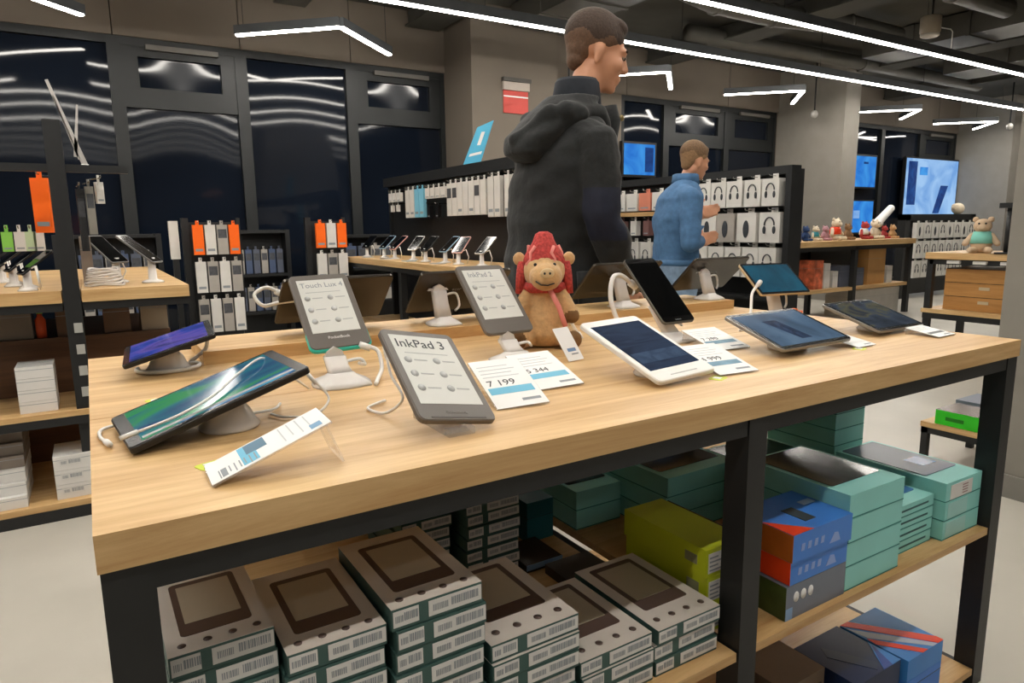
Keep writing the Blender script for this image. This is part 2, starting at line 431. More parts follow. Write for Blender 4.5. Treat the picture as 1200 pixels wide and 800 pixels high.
# ------------------------------------------------------------------ the big display table
TL, TW, TH, TT, SH = 1.8855, 1.056, 0.90, 0.039, 0.4348
tab = thing('display_table', 'long oak topped display table with black steel frame in front', 'table', (0, 0, 0))
MB().box(0, TL, 0, 0.466, TH - TT, TH).build('plank', OAK, tab)
MB().box(0, TL, 0.468, TW, TH - TT, TH).build('plank', OAK, tab)
LG = 0.048
for x in (0.0, 0.925, TL - LG):
    for y in (0.004, TW - LG - 0.004):
        box('leg', x + 0.002, x + LG, y, y + LG, 0, TH - TT, BLACK, tab)
for y in (0.004, TW - LG - 0.004):
    for a, b in ((LG, 0.925), (0.925 + LG, TL - LG)):
        box('rail', a, b, y + 0.002, y + LG - 0.004, TH - TT - 0.03, TH - TT - 0.0005, BLACK, tab)
for x in (0.002, 0.927, TL - LG + 0.002):
    box('rail', x, x + LG - 0.004, 0.004 + LG, TW - LG - 0.004, TH - TT - 0.03, TH - TT - 0.0005, BLACK, tab)
    for z in (SH - 0.045, 0.009):
        box('shelf_rail', x + 0.004, x + 0.035, 0.02 + LG - 0.02, TW - LG - 0.004, z - 0.002, z + 0.028, BLACK, tab)
for a, b in ((0.05, 0.923), (0.975, TL - LG - 0.002)):
    box('shelf', a, b, 0.006, TW - 0.01, SH - 0.017, SH, OAK, tab)
    box('shelf', a, b, 0.006, TW - 0.01, 0.035, 0.052, OAK, tab)
    # brown back boards behind the shelf goods
box('back_board', 0.05, 0.923, TW - 0.045, TW - 0.03, SH, TH - TT - 0.031, BROWN, tab)

# ------------------------------------------------------------------ e-reader cartons on the table's shelf
TAUPE = mat('lid_white', '#cfc7be', 0.4, var=0.03)
SPRINT = mat('device_print_brown', '#574640', 0.3, var=0.05)
SCRP = mat('screen_print', '#b3a894', 0.3, var=0.06)
GTEAL = mat('deep_teal_carton', '#3d5a55', 0.5, var=0.05)
LABELM = mat('label_paper', '#d8d6d2', 0.6, var=0.02)
def label_mesh(w, h, seed):
    def mk():
        rr = random.Random(seed)
        m = MB(); m.box(0, w, -0.0006, 0, 0, h, 0)
        x = w * 0.08
        while x < w * 0.34:
            b = rr.uniform(0.0006, 0.0016); m.box(x, x + b, -0.0009, -0.0005, h * 0.28, h * 0.7, 1); x += b + rr.uniform(0.0006, 0.0012)
        x = w * 0.42
        while x < w * 0.93:
            b = rr.uniform(0.0006, 0.0022); m.box(x, x + b, -0.0009, -0.0005, h * 0.3, h * 0.82, 1); x += b + rr.uniform(0.0005, 0.0012)
        return m.mesh('label', [LABELM, GREYINK])
    return cached(('label', round(w, 3), round(h, 3), seed), mk)
def carton_mesh(w, d, h):
    def mk():
        m = MB(); c = 0.0012
        m.box(-w / 2, w / 2, 0, d, 0.0004, h - 0.0004, 0)
        return m.mesh('carton', [GTEAL])
    return cached(('carton', w, d, h), mk)
def reader_box(w, d, h, label, group, loc, rz, top, frosted, seed):
    t = thing('ereader_carton', label, 'box', loc, rz, group)
    link('carton', carton_mesh(w, d, h), t)
    if top:
        # printed sleeve on the lid: taupe field, white front strip, device picture, four dots
        strip = d * (0.22 if not frosted else 0.30)
        MB().box(-w / 2, w / 2, strip, d, h - 0.0004, h + 0.0004).build('lid_print', TAUPE, t)
        MB().box(-w / 2, w / 2, 0, strip, h - 0.0004, h + 0.0004).build('lid_strip', TAUPE, t)
        dv = MB(); dv.slab(w * 0.70, d * 0.70, 0.0008, 0.006, 0.0002, 0, strip * 0.80, 0, h + 0.0010); dv.build('device_print', SPRINT, t)
        s_ = MB(); s_.slab(w * 0.56, d * 0.50, 0.0006, 0.001, 0.0001, 0, strip * 0.80 + d * 0.14, 0, h + 0.0014); s_.build('screen_print', SCRP, t)
        for k in range(4):
            MB().lathe([(w * 0.042, 0), (w * 0.042, 0.0006)], (-w * 0.36 + k * w * 0.24, strip * 0.38, h + 0.0003), 12).build('dot', SPRINT, t)
    lh = h * 0.72
    l1 = link('label', label_mesh(w * 0.27, lh, 1 + seed % 3), t, (-w / 2 + 0.002, -0.0002, h * 0.16))
    l2 = link('label', label_mesh(w * 0.60, lh, 4 + seed % 3), t, (w / 2 - w * 0.60 - 0.001, -0.0002, h * 0.16))
    return t
def reader_stack(x0, w, d, h, n, y, where, frosted, jit=0.004):
    rr = random.Random(int(x0 * 1000))
    for k in range(n):
        i = n - 1 - k
        lab = ('white and teal e-reader carton, %s of the %s' % (ORD[i], where))
        reader_box(w, d, h - 0.0006, lab, 'e-reader cartons under the table', (x0 + w / 2 + (rr.uniform(-jit, jit) if k else 0), y + rr.uniform(-jit, jit) * 0.8, SH + k * h), R(rr.uniform(-0.8, 0.8)), i == 0 or (i < 2 and frosted), frosted, k + int(x0 * 100))
reader_stack(0.052, 0.112, 0.19, 0.0288, 10, 0.055, 'tall stack beside the left front leg', False)
reader_stack(0.172, 0.122, 0.205, 0.0285, 9, 0.035, 'second tall stack from the left front leg', False)
reader_stack(0.302, 0.130, 0.205, 0.0305, 9, 0.032, 'third tall stack from the left front leg', False)
reader_stack(0.442, 0.152, 0.21, 0.0285, 6, 0.035, 'half-high stack right of the tall ones', True)
reader_stack(0.602, 0.148, 0.21, 0.0285, 3, 0.035, 'low stack left of the leaning carton pile', True)
reader_stack(0.757, 0.146, 0.23, 0.0283, 3, 0.035, 'low stack in front of lime boxes', True)
# stacks standing behind
reader_stack(0.50, 0.112, 0.19, 0.026, 7, 0.50, 'rear stack left of the narrow gap', False)
reader_stack(0.63, 0.128, 0.19, 0.026, 7, 0.46, 'rear stack beside the dark teal carton', False)
# odd cartons
def carton(name, label, cat, x0, x1, y0, y1, z0, z1, m, group=None, rz=0.0, lid=None, parts=()):
    cx, cy = (x0 + x1) / 2, (y0 + y1) / 2
    t = thing(name, label, cat, (cx, cy, z0), rz, group)
    a, b, h = (x1 - x0) / 2, (y1 - y0) / 2, z1 - z0
    g = 0.0015
    if lid:
        box('box_tray', -a + g, a - g, -b + g, b - g, 0.0003, h * (1 - lid), m, t)
        box('box_lid', -a, a, -b, b, h * (1 - lid) + 0.0008, h - 0.0003, m, t)
    else:
        box('box_body', -a, a, -b, b, 0.0003, h - 0.0003, m, t)
    return t, a, b, h
DTEAL = mat('dark_teal_box', '#155a63', 0.5)
t, a, b, h = carton('teal_carton', 'plain dark teal carton at the back of the shelf', 'box', 0.845, 0.985 - 0.065, 0.56, 0.72, SH, SH + 0.1, DTEAL)
box('seam', -a - 0.0004, a + 0.0004, -b - 0.0004, b + 0.0004, h * 0.6, h * 0.6 + 0.001, DARK, t)
t, a, b, h = carton('white_carton', 'white labelled carton behind the dark teal one', 'box', 0.80, 0.915, 0.80, 0.95, SH, SH + 0.09, CARDW)
link('label', label_mesh(0.07, 0.02, 5), t, (-a + 0.02, -b, 0.02))
t, a, b, h = carton('flat_carton', 'flat dark carton with a white rim lying by lime boxes', 'box', 0.80, 0.915, 0.30, 0.42, SH, SH + 0.022, mat('brown_black', '#2b211b', 0.5))
box('rim', -a, a, -b - 0.002, -b, 0.008, h, CARDW, t)
t, a, b, h = carton('flat_carton', 'thin blue and white carton lying behind e-reader stacks', 'box', 0.765, 0.86, 0.44, 0.55, SH, SH + 0.018, mat('brown_black', '#2b211b', 0.5))
box('rim', -a, a, -b - 0.002, -b, 0.006, h, mat('pale_blue', '#7f9fc4', 0.5), t)
# lime boxes
LIMEB = mat('lime_box', '#b9c423', 0.45, var=0.05)
for k in range(3):
    i = 2 - k
    t, a, b, h = carton('lime_box', 'lime green carton, %s of the stack beside the middle leg' % ORD[i], 'box', 0.910, 1.018, 0.075, 0.295, 0, 0.055, LIMEB, 'lime cartons')
    t.location = (0.966 + (0.003 if k == 1 else 0), 0.185, SH + 0.0555 * k)
    t.children[0].data.transform(Matrix.Diagonal((0.96 if k == 2 else 0.90, 1.0, 1, 1)))
    box('label', -0.045, -0.003, -b - 0.0008, -b, 0.008, 0.046, LABELM, t)
    for q in range(4): box('label_print', -0.042, -0.012 - 0.008 * (q % 2), -b - 0.0012, -b - 0.0007, 0.012 + q * 0.008, 0.015 + q * 0.008, GREYINK, t)
    box('logo', -a * (0.96 if k == 2 else 0.9) - 0.0008, -a * (0.96 if k == 2 else 0.9), -0.09, -0.06, 0.02, 0.038, mat('grey_logo', '#8b8a66', 0.5), t)

# ------------------------------------------------------------------ right hand bay: coloured tablet boxes
TURQ = mat('turquoise_box', '#8ed3cd', 0.5, var=0.04)
TURQD = mat('turquoise_seam', '#357f7c', 0.6)
BLUE = mat('blue_box', '#3f7fd6', 0.4, var=0.05)
RED = mat('vermilion_print', '#e8401c', 0.4)
SLATE = mat('slate_box', '#6f7684', 0.45, var=0.06)
GLOSS = mat('dark_gloss_print', '#1e2626', 0.12, var=0.1)
def tboxes(where, x0, x1, y0, y1, hs, slot=False, topprint=None, labelled=False, m=TURQ, rz=0.0, z=SH):
    n = len(hs)
    for k, h in enumerate(hs):
        i = n - 1 - k
        t, a, b, hh = carton('tablet_carton', 'turquoise tablet carton, %s of the %s' % (ORD[i], where), 'box', x0, x1, y0, y1, z, z + h, m, 'turquoise cartons', rz + R(random.uniform(-0.7, 0.7)))
        z += h
        box('lid_seam', -a - 0.0005, a + 0.0005, -b - 0.0005, b + 0.0005, 0.001, 0.0032, TURQD, t)
        if slot: box('slot', -a * 0.75, a * 0.75, -b - 0.0006, -b + 0.001, hh * 0.45, hh * 0.6, mat('slot_dark', '#2d5d5f', 0.5), t)
        if i == 0 and topprint:
            p = MB(); p.slab(2 * a * 0.88, 2 * b * 0.78, 0.001, 0.008, 0.0002, 0, -b * 0.62, 0, hh + 0.0012); p.build('tablet_print', topprint, t)
            if labelled: box('screen_print', -a * 0.1, a * 0.62, -b * 0.34, b * 0.02, hh + 0.0012, hh + 0.0018, mat('blue_screen_print', '#3c6fb4', 0.2), t)
        if labelled and i == 0:
            box('label', -a * 0.75, a * 0.45, -b - 0.0009, -b, hh * 0.08, hh * 0.82, LABELM, t)
            for q in range(4): box('label_print', -a * 0.1, a * 0.2, -b - 0.0013, -b - 0.0008, hh * (0.2 + q * 0.14), hh * (0.26 + q * 0.14), mat('rose_ink', '#9c7f80', 0.6), t)
        elif labelled: box('label', -a * 0.85, a * 0.25, -b - 0.0009, -b, hh * 0.1, hh * 0.9, mat('pale_teal_label', '#9fd0cc', 0.5), t)
tboxes('four-high stack by the blue boxes', 1.268, 1.462, 0.022, 0.275, [0.052] * 4, topprint=GLOSS)
tboxes('four-high slotted stack', 1.472, 1.652, 0.05, 0.25, [0.029] * 4, slot=True, topprint=mat('blue_print', '#3c79b5', 0.3))
tboxes('stack beside the right leg', 1.668, 1.832, 0.03, 0.31, [0.0475] * 3, topprint=mat('tablet_dark_print', '#33425e', 0.3), labelled=True)
tboxes('tall stack standing at the back right corner', 1.70, 1.832, 0.335, 0.55, [0.048, 0.048, 0.045, 0.045, 0.045, 0.04])
tboxes('rear stack with a slotted face', 1.40, 1.64, 0.33, 0.53, [0.045, 0.045, 0.045], slot=True, topprint=GLOSS)
tboxes('dark rear stack just right of the middle leg', 1.14, 1.38, 0.40, 0.62, [0.05, 0.05, 0.05], topprint=GLOSS)
tboxes('rear stack hidden behind the middle leg', 0.985, 1.125, 0.55, 0.80, [0.05, 0.05], topprint=GLOSS)
tboxes('back stack in the shade under the table', 1.22, 1.42, 0.70, 0.95, [0.055] * 4, topprint=GLOSS)
# blue and red carton pile
def colour_box(label, x0, x1, y0, y1, z0, z1, front, side, top, logo):
    t, a, b, h = carton('device_carton', label, 'box', x0, x1, y0, y1, z0, z1, front, 'blue and red device cartons')
    box('side_print', -a - 0.0008, -a, -b, b, 0.001, h - 0.001, side, t)
    if top is not None:
        MB().prism([(-a, -b), (-a + 0.06, -b), (-a, -b + 0.07)], h - 0.0003, h + 0.0006).build('corner_print', top, t)
        MB().box(-a * 0.2, a * 0.15, -b * 0.6, b * 0.2, h - 0.0003, h + 0.0007).build('top_print', mat('dark_pattern', '#39434a', 0.4), t)
        box('top_text', a * 0.5, a * 0.9, b * 0.1, b * 0.35, h - 0.0003, h + 0.0007, mat('pale_print', '#a9c2e4', 0.5), t)
    if logo == 'dots':
        for q in range(3): MB().lathe([(0.008, 0), (0.008, 0.0008)], n=12, M=Matrix.Translation((-a * 0.68 + q * 0.022, -b, h * 0.62)) @ Matrix.Rotation(R(90), 4, 'X') @ Matrix.Diagonal((1, 1.35, 1, 1))).build('emblem', PAPER, t)
        box('corner_print', -a, -a + 0.02, -b - 0.0007, -b, 0.001, h * 0.35, mat('pale_blue', '#7f9fc4', 0.5), t)
    else:
        for q in range(4): MB().prism([(0, 0), (0.010, 0), (0.012, 0.014), (0.002, 0.014)], 0, 0.0008, M=Matrix.Translation((-a * 0.75 + q * 0.02, -b, h * 0.35)) @ Matrix.Rotation(R(90), 4, 'X')).build('logo_stroke', mat('lavender_ink', '#8ea6dc', 0.5), t)
        MB().prism([(0, 0), (0.034, 0), (0.026, 0.018), (0.014, 0.02)], 0, 0.0008, M=Matrix.Translation((a * 0.22, -b, h * 0.2)) @ Matrix.Rotation(R(90), 4, 'X')).build('logo_emblem', mat('lavender_ink', '#a9b6dc', 0.5), t)
DKRED = mat('brown_red_print', '#8a4a24', 0.4)
colour_box('slate grey carton with three white dots under the blue boxes', 1.075, 1.262, 0.02, 0.155, SH, SH + 0.07, SLATE, mat('olive_side', '#3d4a24', 0.5, var=0.4, scale=20), None, 'dots')
colour_box('blue and red carton, lower of the two', 1.083, 1.262, 0.02, 0.155, SH + 0.0705, SH + 0.118, BLUE, RED, None, 'logo')
colour_box('blue carton with red corner, on top of the pile', 1.080, 1.265, 0.015, 0.155, SH + 0.1185, SH + 0.175, BLUE, mat('orange_brown', '#a8541e', 0.45, var=0.2, scale=20), RED, 'logo')
t, a, b, h = carton('red_carton', 'dark red carton behind the middle leg', 'box', 1.03, 1.135, 0.20, 0.39, SH, SH + 0.10, mat('deep_red', '#a8301c', 0.5))
box('label', -a - 0.001, -a, -b + 0.02, -b + 0.09, 0.02, 0.07, LABELM, t)
box('top_print', -a, a, -b, b, h - 0.0003, h + 0.0006, mat('brown_gloss', '#4a3a36', 0.25), t)
# lowest shelf: a lower course of plain cartons with the printed ones on top
for lab, x0, x1, y0, y1, m in (('plain navy carton under the fanned wedge box', 1.36, 1.53, 0.03, 0.19, mat('navy_box', '#15294d', 0.35, var=0.1)), ('plain blue carton under the red wedge box', 1.545, 1.70, 0.02, 0.19, BLUE),
                               ('plain grey carton under the brown one, lowest shelf', 1.20, 1.345, 0.10, 0.26, SLATE), ('plain maroon carton under the red and navy one', 1.03, 1.19, 0.02, 0.20, mat('maroon', '#5e1c22', 0.45))):
    t, a, b, h = carton('plain_carton', lab, 'box', x0, x1, y0, y1, 0.0523, 0.1195, m, 'boxes on the lowest shelf')
    box('lid_seam', -a - 0.0005, a + 0.0005, -b - 0.0005, b + 0.0005, h * 0.7, h * 0.7 + 0.0015, DARK, t)
Z1 = 0.12
NAVY = mat('navy_box', '#15294d', 0.35, var=0.1)
def burst_box(label, x0, x1, y0, y1, h, base, rz, tri):
    t, a, b, hh = carton('tablet_carton', label, 'box', x0, x1, y0, y1, Z1, Z1 + h, base, 'boxes on the lowest shelf', rz)
    for q, (pts, m) in enumerate(tri):
        MB().prism([(x * a, y * b) for x, y in pts], hh - 0.0003, hh + 0.0006 + q * 0.0001).build('print_wedge', m, t)
    return t
LB = mat('light_blue_print', '#3f86d0', 0.4)
LILAC = mat('pale_grey_print', '#b3bccb', 0.4)
burst_box('navy carton with fanned blue wedges on the lowest shelf', 1.36, 1.53, 0.03, 0.19, 0.06, NAVY, 0, [
    ([(-0.35, 0.6), (0.35, -0.7), (0.05, -0.9), (-0.6, 0.2)], mat('slate_navy', '#2a3850', 0.4)), ([(0.2, -1), (1, -1), (1, 0.0)], LB), ([(0.2, -1), (0.6, -1), (1, -0.1)], mat('mid_blue', '#3553a0', 0.4))])
burst_box('blue and red wedge carton at the lowest shelf\'s end', 1.545, 1.70, -0.01 + 0.03, 0.19, 0.055, LB, 0, [
    ([(-1, 1), (-0.6, 1), (1, -0.8), (1, -1), (0.7, -1)], RED), ([(-1, 0.8), (-0.9, 0.2), (0.4, -1), (0.65, -1)], LILAC), ([(-1, -0.1), (-0.2, -1), (0.1, -1), (-0.95, 0.2)], RED)])
t, a, b, h = carton('brown_carton', 'plain brown carton beside the navy one, lowest shelf', 'box', 1.20, 1.345, 0.10, 0.26, Z1, Z1 + 0.07, mat('kraft_grey', '#7b6a58', 0.6), None)
box('flap', -a + 0.01, a - 0.01, -b - 0.001, -b, h * 0.5, h * 0.56, mat('kraft_dark', '#5c4d3f', 0.6), t)
t, a, b, h = carton('red_blue_carton', 'dark red and navy carton partly behind the middle leg below', 'box', 1.03, 1.19, 0.02, 0.20, Z1, Z1 + 0.05, mat('maroon', '#5e1c22', 0.45), None)
box('top_print', -a * 0.4, a, -b, b, h - 0.0003, h + 0.0006, NAVY, t)

# ------------------------------------------------------------------ devices on the table
def device(name, label, w, h, pos, yaw, tilt, roll, t=0.008, rim=DARK, front=None, scr=None, bz=(0.008, 0.008, 0.008, 0.008), r=0.008, cat='tablet', group=None, back=None):
    """pos = middle of the lower edge of the front face"""
    front = front if front is not None and front is not DARK else mat('black_bezel', '#060607', 0.18, spec=0.3)
    o = thing(name, label, cat, pos, 0, group)
    o.rotation_mode = 'YXZ'; o.rotation_euler = (R(tilt), R(roll), R(yaw))
    MB().slab(w, h, t, r, 0.0015).build('shell', rim, o)
    MB().slab(w - 0.003, h - 0.003, 0.0008, r - 0.0015, 0.0002, 0, 0.0015, 0, 0.0005).build('front_glass', front, o)
    l, rr, b, tp = bz
    if scr is not None:
        s = MB().box(-w / 2 + l, w / 2 - rr, b, h - tp, 0.0004, 0.0009).build('screen', scr, o)
    else: s = None
    return o, s
def cable(name, pts, r=0.0022, m=WHITE, parent=None):
    # smooth the polyline (Catmull-Rom)
    P = [Vector(p) for p in pts]; P = [P[0]] + P + [P[-1]]; out = []
    for i in range(1, len(P) - 2):
        for k in range(6):
            u = k / 6
            out.append(0.5 * ((2 * P[i]) + (-P[i - 1] + P[i + 1]) * u + (2 * P[i - 1] - 5 * P[i] + 4 * P[i + 1] - P[i + 2]) * u * u + (-P[i - 1] + 3 * P[i] - 3 * P[i + 1] + P[i + 2]) * u ** 3))
    out.append(P[-1])
    return MB().tube(out, r, 7).build(name, m, parent)

def eink_content(s, w, h, t, title, size, tx, ty):
    text('title_text', title, size, INK if title == 'InkPad 3' else GREYINK, s, (tx, ty, 0.001))
    for q in range(3):
        for c in range(2):
            x = -w * 0.30 + c * w * 0.38; y = ty - h * (0.15 + 0.155 * q)
            MB().lathe([(w * 0.05, 0), (w * 0.05, 0.0003)], (x, y, 0.0009), 12).build('icon', mat('icon_grey', '#b2b4b2', 0.6), s)
            MB().box(x + w * 0.08, x + w * 0.25, y - 0.001, y + 0.001, 0.0009, 0.0012).build('icon_caption', mat('icon_grey', '#b2b4b2', 0.6), s)
    MB().box(-w * 0.30, w * 0.28, ty - h * 0.072, ty - h * 0.066, 0.0009, 0.0012).build('caption_rule', mat('icon_grey', '#b2b4b2', 0.6), s)
# Touch Lux
o, s = device('ebook_reader', 'grey e-reader with turquoise lower rim on a frosted stand', 0.118, 0.178, (0.411, 0.520, 0.962), 2.0, 46.4, -1.2, 0.009, GREYB, GREYB, EINK, (0.0125, 0.0125, 0.036, 0.014), 0.012, 'e-reader')
MB().slab(0.1205, 0.05, 0.0075, 0.013, 0.0012, 0, -0.0045, 0, -0.0012).build('turquoise_rim', TEALP, o)
eink_content(s, 0.118, 0.178, 0, 'Touch Lux 4', 0.0165, -0.042, 0.145)
text('logo_text', 'PocketBook', 0.0085, WHITE, o, (-0.021, 0.021, 0.0009))
# InkPad 3
o, s = device('ebook_reader', 'large grey e-reader titled InkPad 3 near the table edge', 0.1268, 0.1824, (0.4305, 0.0812, 0.9218), -1.2, 34.2, 13.1, 0.009, GREYB, GREYB, EINK, (0.0115, 0.0115, 0.03, 0.012), 0.011, 'e-reader')
eink_content(s, 0.1268, 0.1824, 0, 'InkPad 3', 0.0247, -0.0465, 0.1445)
text('logo_text', 'PocketBook', 0.007, mat('dim_ink', '#86807a', 0.5), o, (-0.018, 0.012, 0.0009))
box('page_key', -0.045, 0.045, 0.0045, 0.0065, 0.0004, 0.0012, mat('key_grey', '#57524d', 0.4), o)
# third reader
o, s = device('ebook_reader', 'brown-grey e-reader on a stand left of the plush toy', 0.128, 0.186, (0.778, 0.510, 0.957), 4.3, 47.9, 1.3, 0.009, GREYB, GREYB, EINK, (0.012, 0.012, 0.038, 0.014), 0.012, 'e-reader')
eink_content(s, 0.128, 0.186, 0, 'InkPad 2', 0.019, -0.042, 0.152)
# white tablet
S_ASUS = screen('dusk_blue_home', [(0.35, '#1d2638'), (0.5, '#2c3b52'), (0.62, '#202a3c')], 14, (0.4, 1.4, 1), 0.8)
o, s = device('tablet', 'white framed tablet lying low beside the price cards', 0.155, 0.222, (0.915, 0.129, 0.914), 4.9, 21.1, -1.2, 0.009, WHITE, WHITE, S_ASUS, (0.011, 0.011, 0.034, 0.022), 0.010)
box('home_bar', -0.035, 0.035, 0.012, 0.014, 0.0004, 0.001, mat('logo_grey', '#b9b9b6', 0.5), o)
box('widget_band', -0.062, 0.062, 0.058, 0.092, 0.0009, 0.0012, screen('widget_blue', [(0.4, '#3a4c64'), (0.7, '#4a5f7a')], 30, (1, 1, 1), 0.7), s)
# black phablet
o, s = device('phone', 'black switched-off tablet standing upright on a clear stand', 0.098, 0.22, (1.222, 0.453, 0.949), -4.1, 41.4, -1.1, 0.009, mat('grey_edge', '#5d5a55', 0.35), DARK, mat('off_glass', '#08090a', 0.07), (0.005, 0.005, 0.018, 0.018), 0.010)
text('logo_text', 'Lenovo', 0.006, GREYINK, o, (-0.011, 0.006, 0.0009))
# grey landscape tablet
S_GREY = screen('slate_blue_home', [(0.3, '#3a4f63'), (0.5, '#526c86'), (0.7, '#647d95')], 9, (1, 0.7, 1), 0.72, seed=2)
o, s = device('tablet', 'grey landscape tablet with pale blue screen near front edge', 0.248, 0.168, (1.353, 0.169, 0.921), 0.4, 18.8, -0.1, 0.008, mat('silver_edge', '#8f8d8a', 0.3, 0.6), DARK, S_GREY, (0.012, 0.012, 0.012, 0.012), 0.010)
MB().prism([(-0.02, 0.03), (0.015, 0.03), (-0.005, 0.12), (-0.05, 0.12)], 0.0009, 0.0012).build('figure_picture', screen('deep_blue_fig', [(0.4, '#25344e'), (0.7, '#3d5472')], 40, (1, 1, 1), 0.6), s)
# teal tablet
S_TEAL = screen('teal_home', [(0.3, '#0b4459'), (0.6, '#105870')], 8, (1, 1, 1), 0.7, seed=4)
o, s = device('tablet', 'gold backed tablet with plain teal screen on a tall stand', 0.186, 0.13, (1.715, 0.521, 0.981), -9.4, 39.1, 0.6, 0.008, mat('gold_edge', '#c9b08a', 0.35, 0.3), DARK, S_TEAL, (0.009, 0.009, 0.009, 0.009), 0.008)
# right tablet
S_RIGHT = screen('dark_blue_map', [(0.30, '#232b35'), (0.5, '#384656'), (0.60, '#5f5c44'), (0.68, '#2a333e')], 10, (1, 1.5, 1), 0.6, seed=6)
o, s = device('tablet', 'dark landscape tablet nearest the right end of the table', 0.238, 0.165, (1.770, 0.215, 0.914), 3.5, 19.3, 1.1, 0.008, mat('silver_edge', '#8f8d8a', 0.3, 0.6), DARK, S_RIGHT, (0.012, 0.012, 0.012, 0.012), 0.010)
# left tablets, facing the short end
S_L2 = screen('aurora', [(0.30, '#123a66'), (0.44, '#1d6a78'), (0.54, '#2f8a4c'), (0.64, '#1a4a86'), (0.8, '#5ec0d0')], 7, (1.6, 0.6, 1), 0.9, seed=1)
o, s = device('tablet', 'large black tablet with white cable across its blue-green screen', 0.165, 0.248, (0.034, 0.316, 0.913), -84.7, 17.2, 0.9, 0.010, DARK, DARK, S_L2, (0.009, 0.009, 0.018, 0.018), 0.008)
box('speaker_strip', 0.060, 0.068, 0.02, 0.23, 0.0003, 0.0012, mat('silver_strip', '#9aa0a4', 0.3, 0.5), o)
S_L1 = screen('violet_home', [(0.35, '#16245c'), (0.5, '#2b3f9a'), (0.6, '#5a4a9c'), (0.7, '#1d2c62')], 9, (1.2, 0.8, 1), 0.9, seed=3)
o, s = device('tablet', 'small black tablet with violet blue screen at rear left corner', 0.165, 0.172, (0.062, 0.818, 0.936), -95.4, 16.3, 3.6, 0.009, DARK, DARK, S_L1, (0.009, 0.009, 0.013, 0.013), 0.008)
# back row, seen from behind
BACKM = mat('dark_back_shell', '#4b4640', 0.16, 0.5, 0.05)
for lab, cx, w in (('dark tablet seen from behind, left of the green trimmed reader', 0.53, 0.27), ('dark tablet seen from behind, left of the third reader', 0.875, 0.27),
                   ('dark tablet seen from behind, in front of the jacket', 1.44, 0.28), ('dark tablet seen from behind, in front of the jeans', 1.86, 0.27)):
    o, s = device('tablet', lab, w, 0.165, (cx, 1.005, 0.957), 180, 43, 0, 0.009, BACKM, DARK, mat('off_glass', '#08090a', 0.07), (0.01, 0.01, 0.01, 0.01), 0.010, 'tablet', 'tablets on the far side of the table')
    text('logo_text', 'Lenovo' if cx > 1 else 'acer', 0.016, GREYINK, o, (0.025, 0.09, -0.0092), (0, R(180), 0))

# ------------------------------------------------------------------ stands
def riser_stand(label, x, y, top, lean=0.02, wbase=0.095, ztop=None, cab=True, rz=0.0, z0=TH, group='frosted stands'):
    """fluted square foot, tapered column and a small cradle"""
    t = thing('display_stand', label, 'display stand', (x, y, z0), rz, group)
    h = top - z0
    m = MB(); w = wbase / 2
    prof = [(0.0, w, w * 0.95), (0.004, w, w * 0.95), (0.009, w * 0.86, w * 0.78), (0.017, w * 0.55, w * 0.46), (0.022, w * 0.44, w * 0.36)]
    n = 32; vs = []; fs = []
    for i, (z, ax, ay) in enumerate(prof):
        for k in range(n):
            a = 2 * math.pi * k / n; fl = 1 + (0.05 * math.cos(a * 8) if i < 3 else 0)
            ca, sa = math.cos(a), math.sin(a); e = 0.55
            vs.append((ax * fl * math.copysign(abs(ca) ** e, ca), ay * fl * math.copysign(abs(sa) ** e, sa), z))
    for i in range(len(prof) - 1):
        fs += [(i * n + k, i * n + (k + 1) % n, (i + 1) * n + (k + 1) % n, (i + 1) * n + k) for k in range(n)]
    fs += [tuple(reversed(range(n))), tuple(range((len(prof) - 1) * n, len(prof) * n))]
    m.add(vs, fs, 0, True).build('foot', FROST, t)
    c = MB(); c.loft([(0.018, 0, 0, 0.022, 0.014), (h * 0.6, 0, lean * 0.6, 0.020, 0.013), (h - 0.006, 0, lean, 0.020, 0.013)], 16, 0, None, 4.0); c.build('column', FROST, t)
    cr = MB(); cr.prism([(-0.02, h - 0.012), (0.02, h - 0.012), (0.014, h + 0.004), (0, h + 0.012), (-0.014, h + 0.004)], -0.005, 0.005, 0, Matrix.Translation((0, lean, 0)) @ Matrix.Rotation(R(90), 4, 'X')); cr.build('cradle', FROST, t)
    if cab: cable('cord', [(0.015, lean, h - 0.02), (0.045, lean - 0.01, h - 0.015), (0.055, lean - 0.01, h * 0.5), (0.035, 0.0, 0.035)], 0.0032, WHITE, t)
    return t
riser_stand('frosted stand carrying the turquoise rimmed e-reader', 0.394, 0.484, 0.953, 0.035, 0.10)
riser_stand('frosted stand carrying the e-reader left of the plush', 0.768, 0.478, 0.948, 0.035, 0.10)
riser_stand('frosted stand carrying the upright black device', 1.215, 0.475, 0.985, 0.055, 0.10)
riser_stand('frosted stand carrying the teal screened tablet', 1.72, 0.555, 0.99, 0.02, 0.10)
rw = thing('wooden_riser', 'low oak riser board along the back of the table', 'riser', (1.05, 0.925, TH))
MB().box(-0.84, 0.80, -0.10, 0.12, 0, 0.028).build('riser_board', OAK, rw); MB().box(-0.842, 0.802, -0.102, -0.1, 0.0, 0.028).build('riser_edge', OAK, rw)
for lab, x in (('tall clear stand holding the leftmost back-turned tablet', 0.50), ('tall clear stand left of the brown-grey reader', 0.80), ('tall clear stand between plush toy and black device', 1.42), ('tall clear stand right of the black device', 1.80)):
    t = riser_stand(lab, x, 0.885, 1.022, 0.025, 0.085, z0=TH + 0.0285)
    MB().prism([(-0.03, 0.088), (0.03, 0.088), (0.024, 0.094), (-0.024, 0.094)], -0.004, 0.004, 0, Matrix.Translation((0, 0.03, 0)) @ Matrix.Rotation(R(90), 4, 'X')).build('arm', FROST, t)
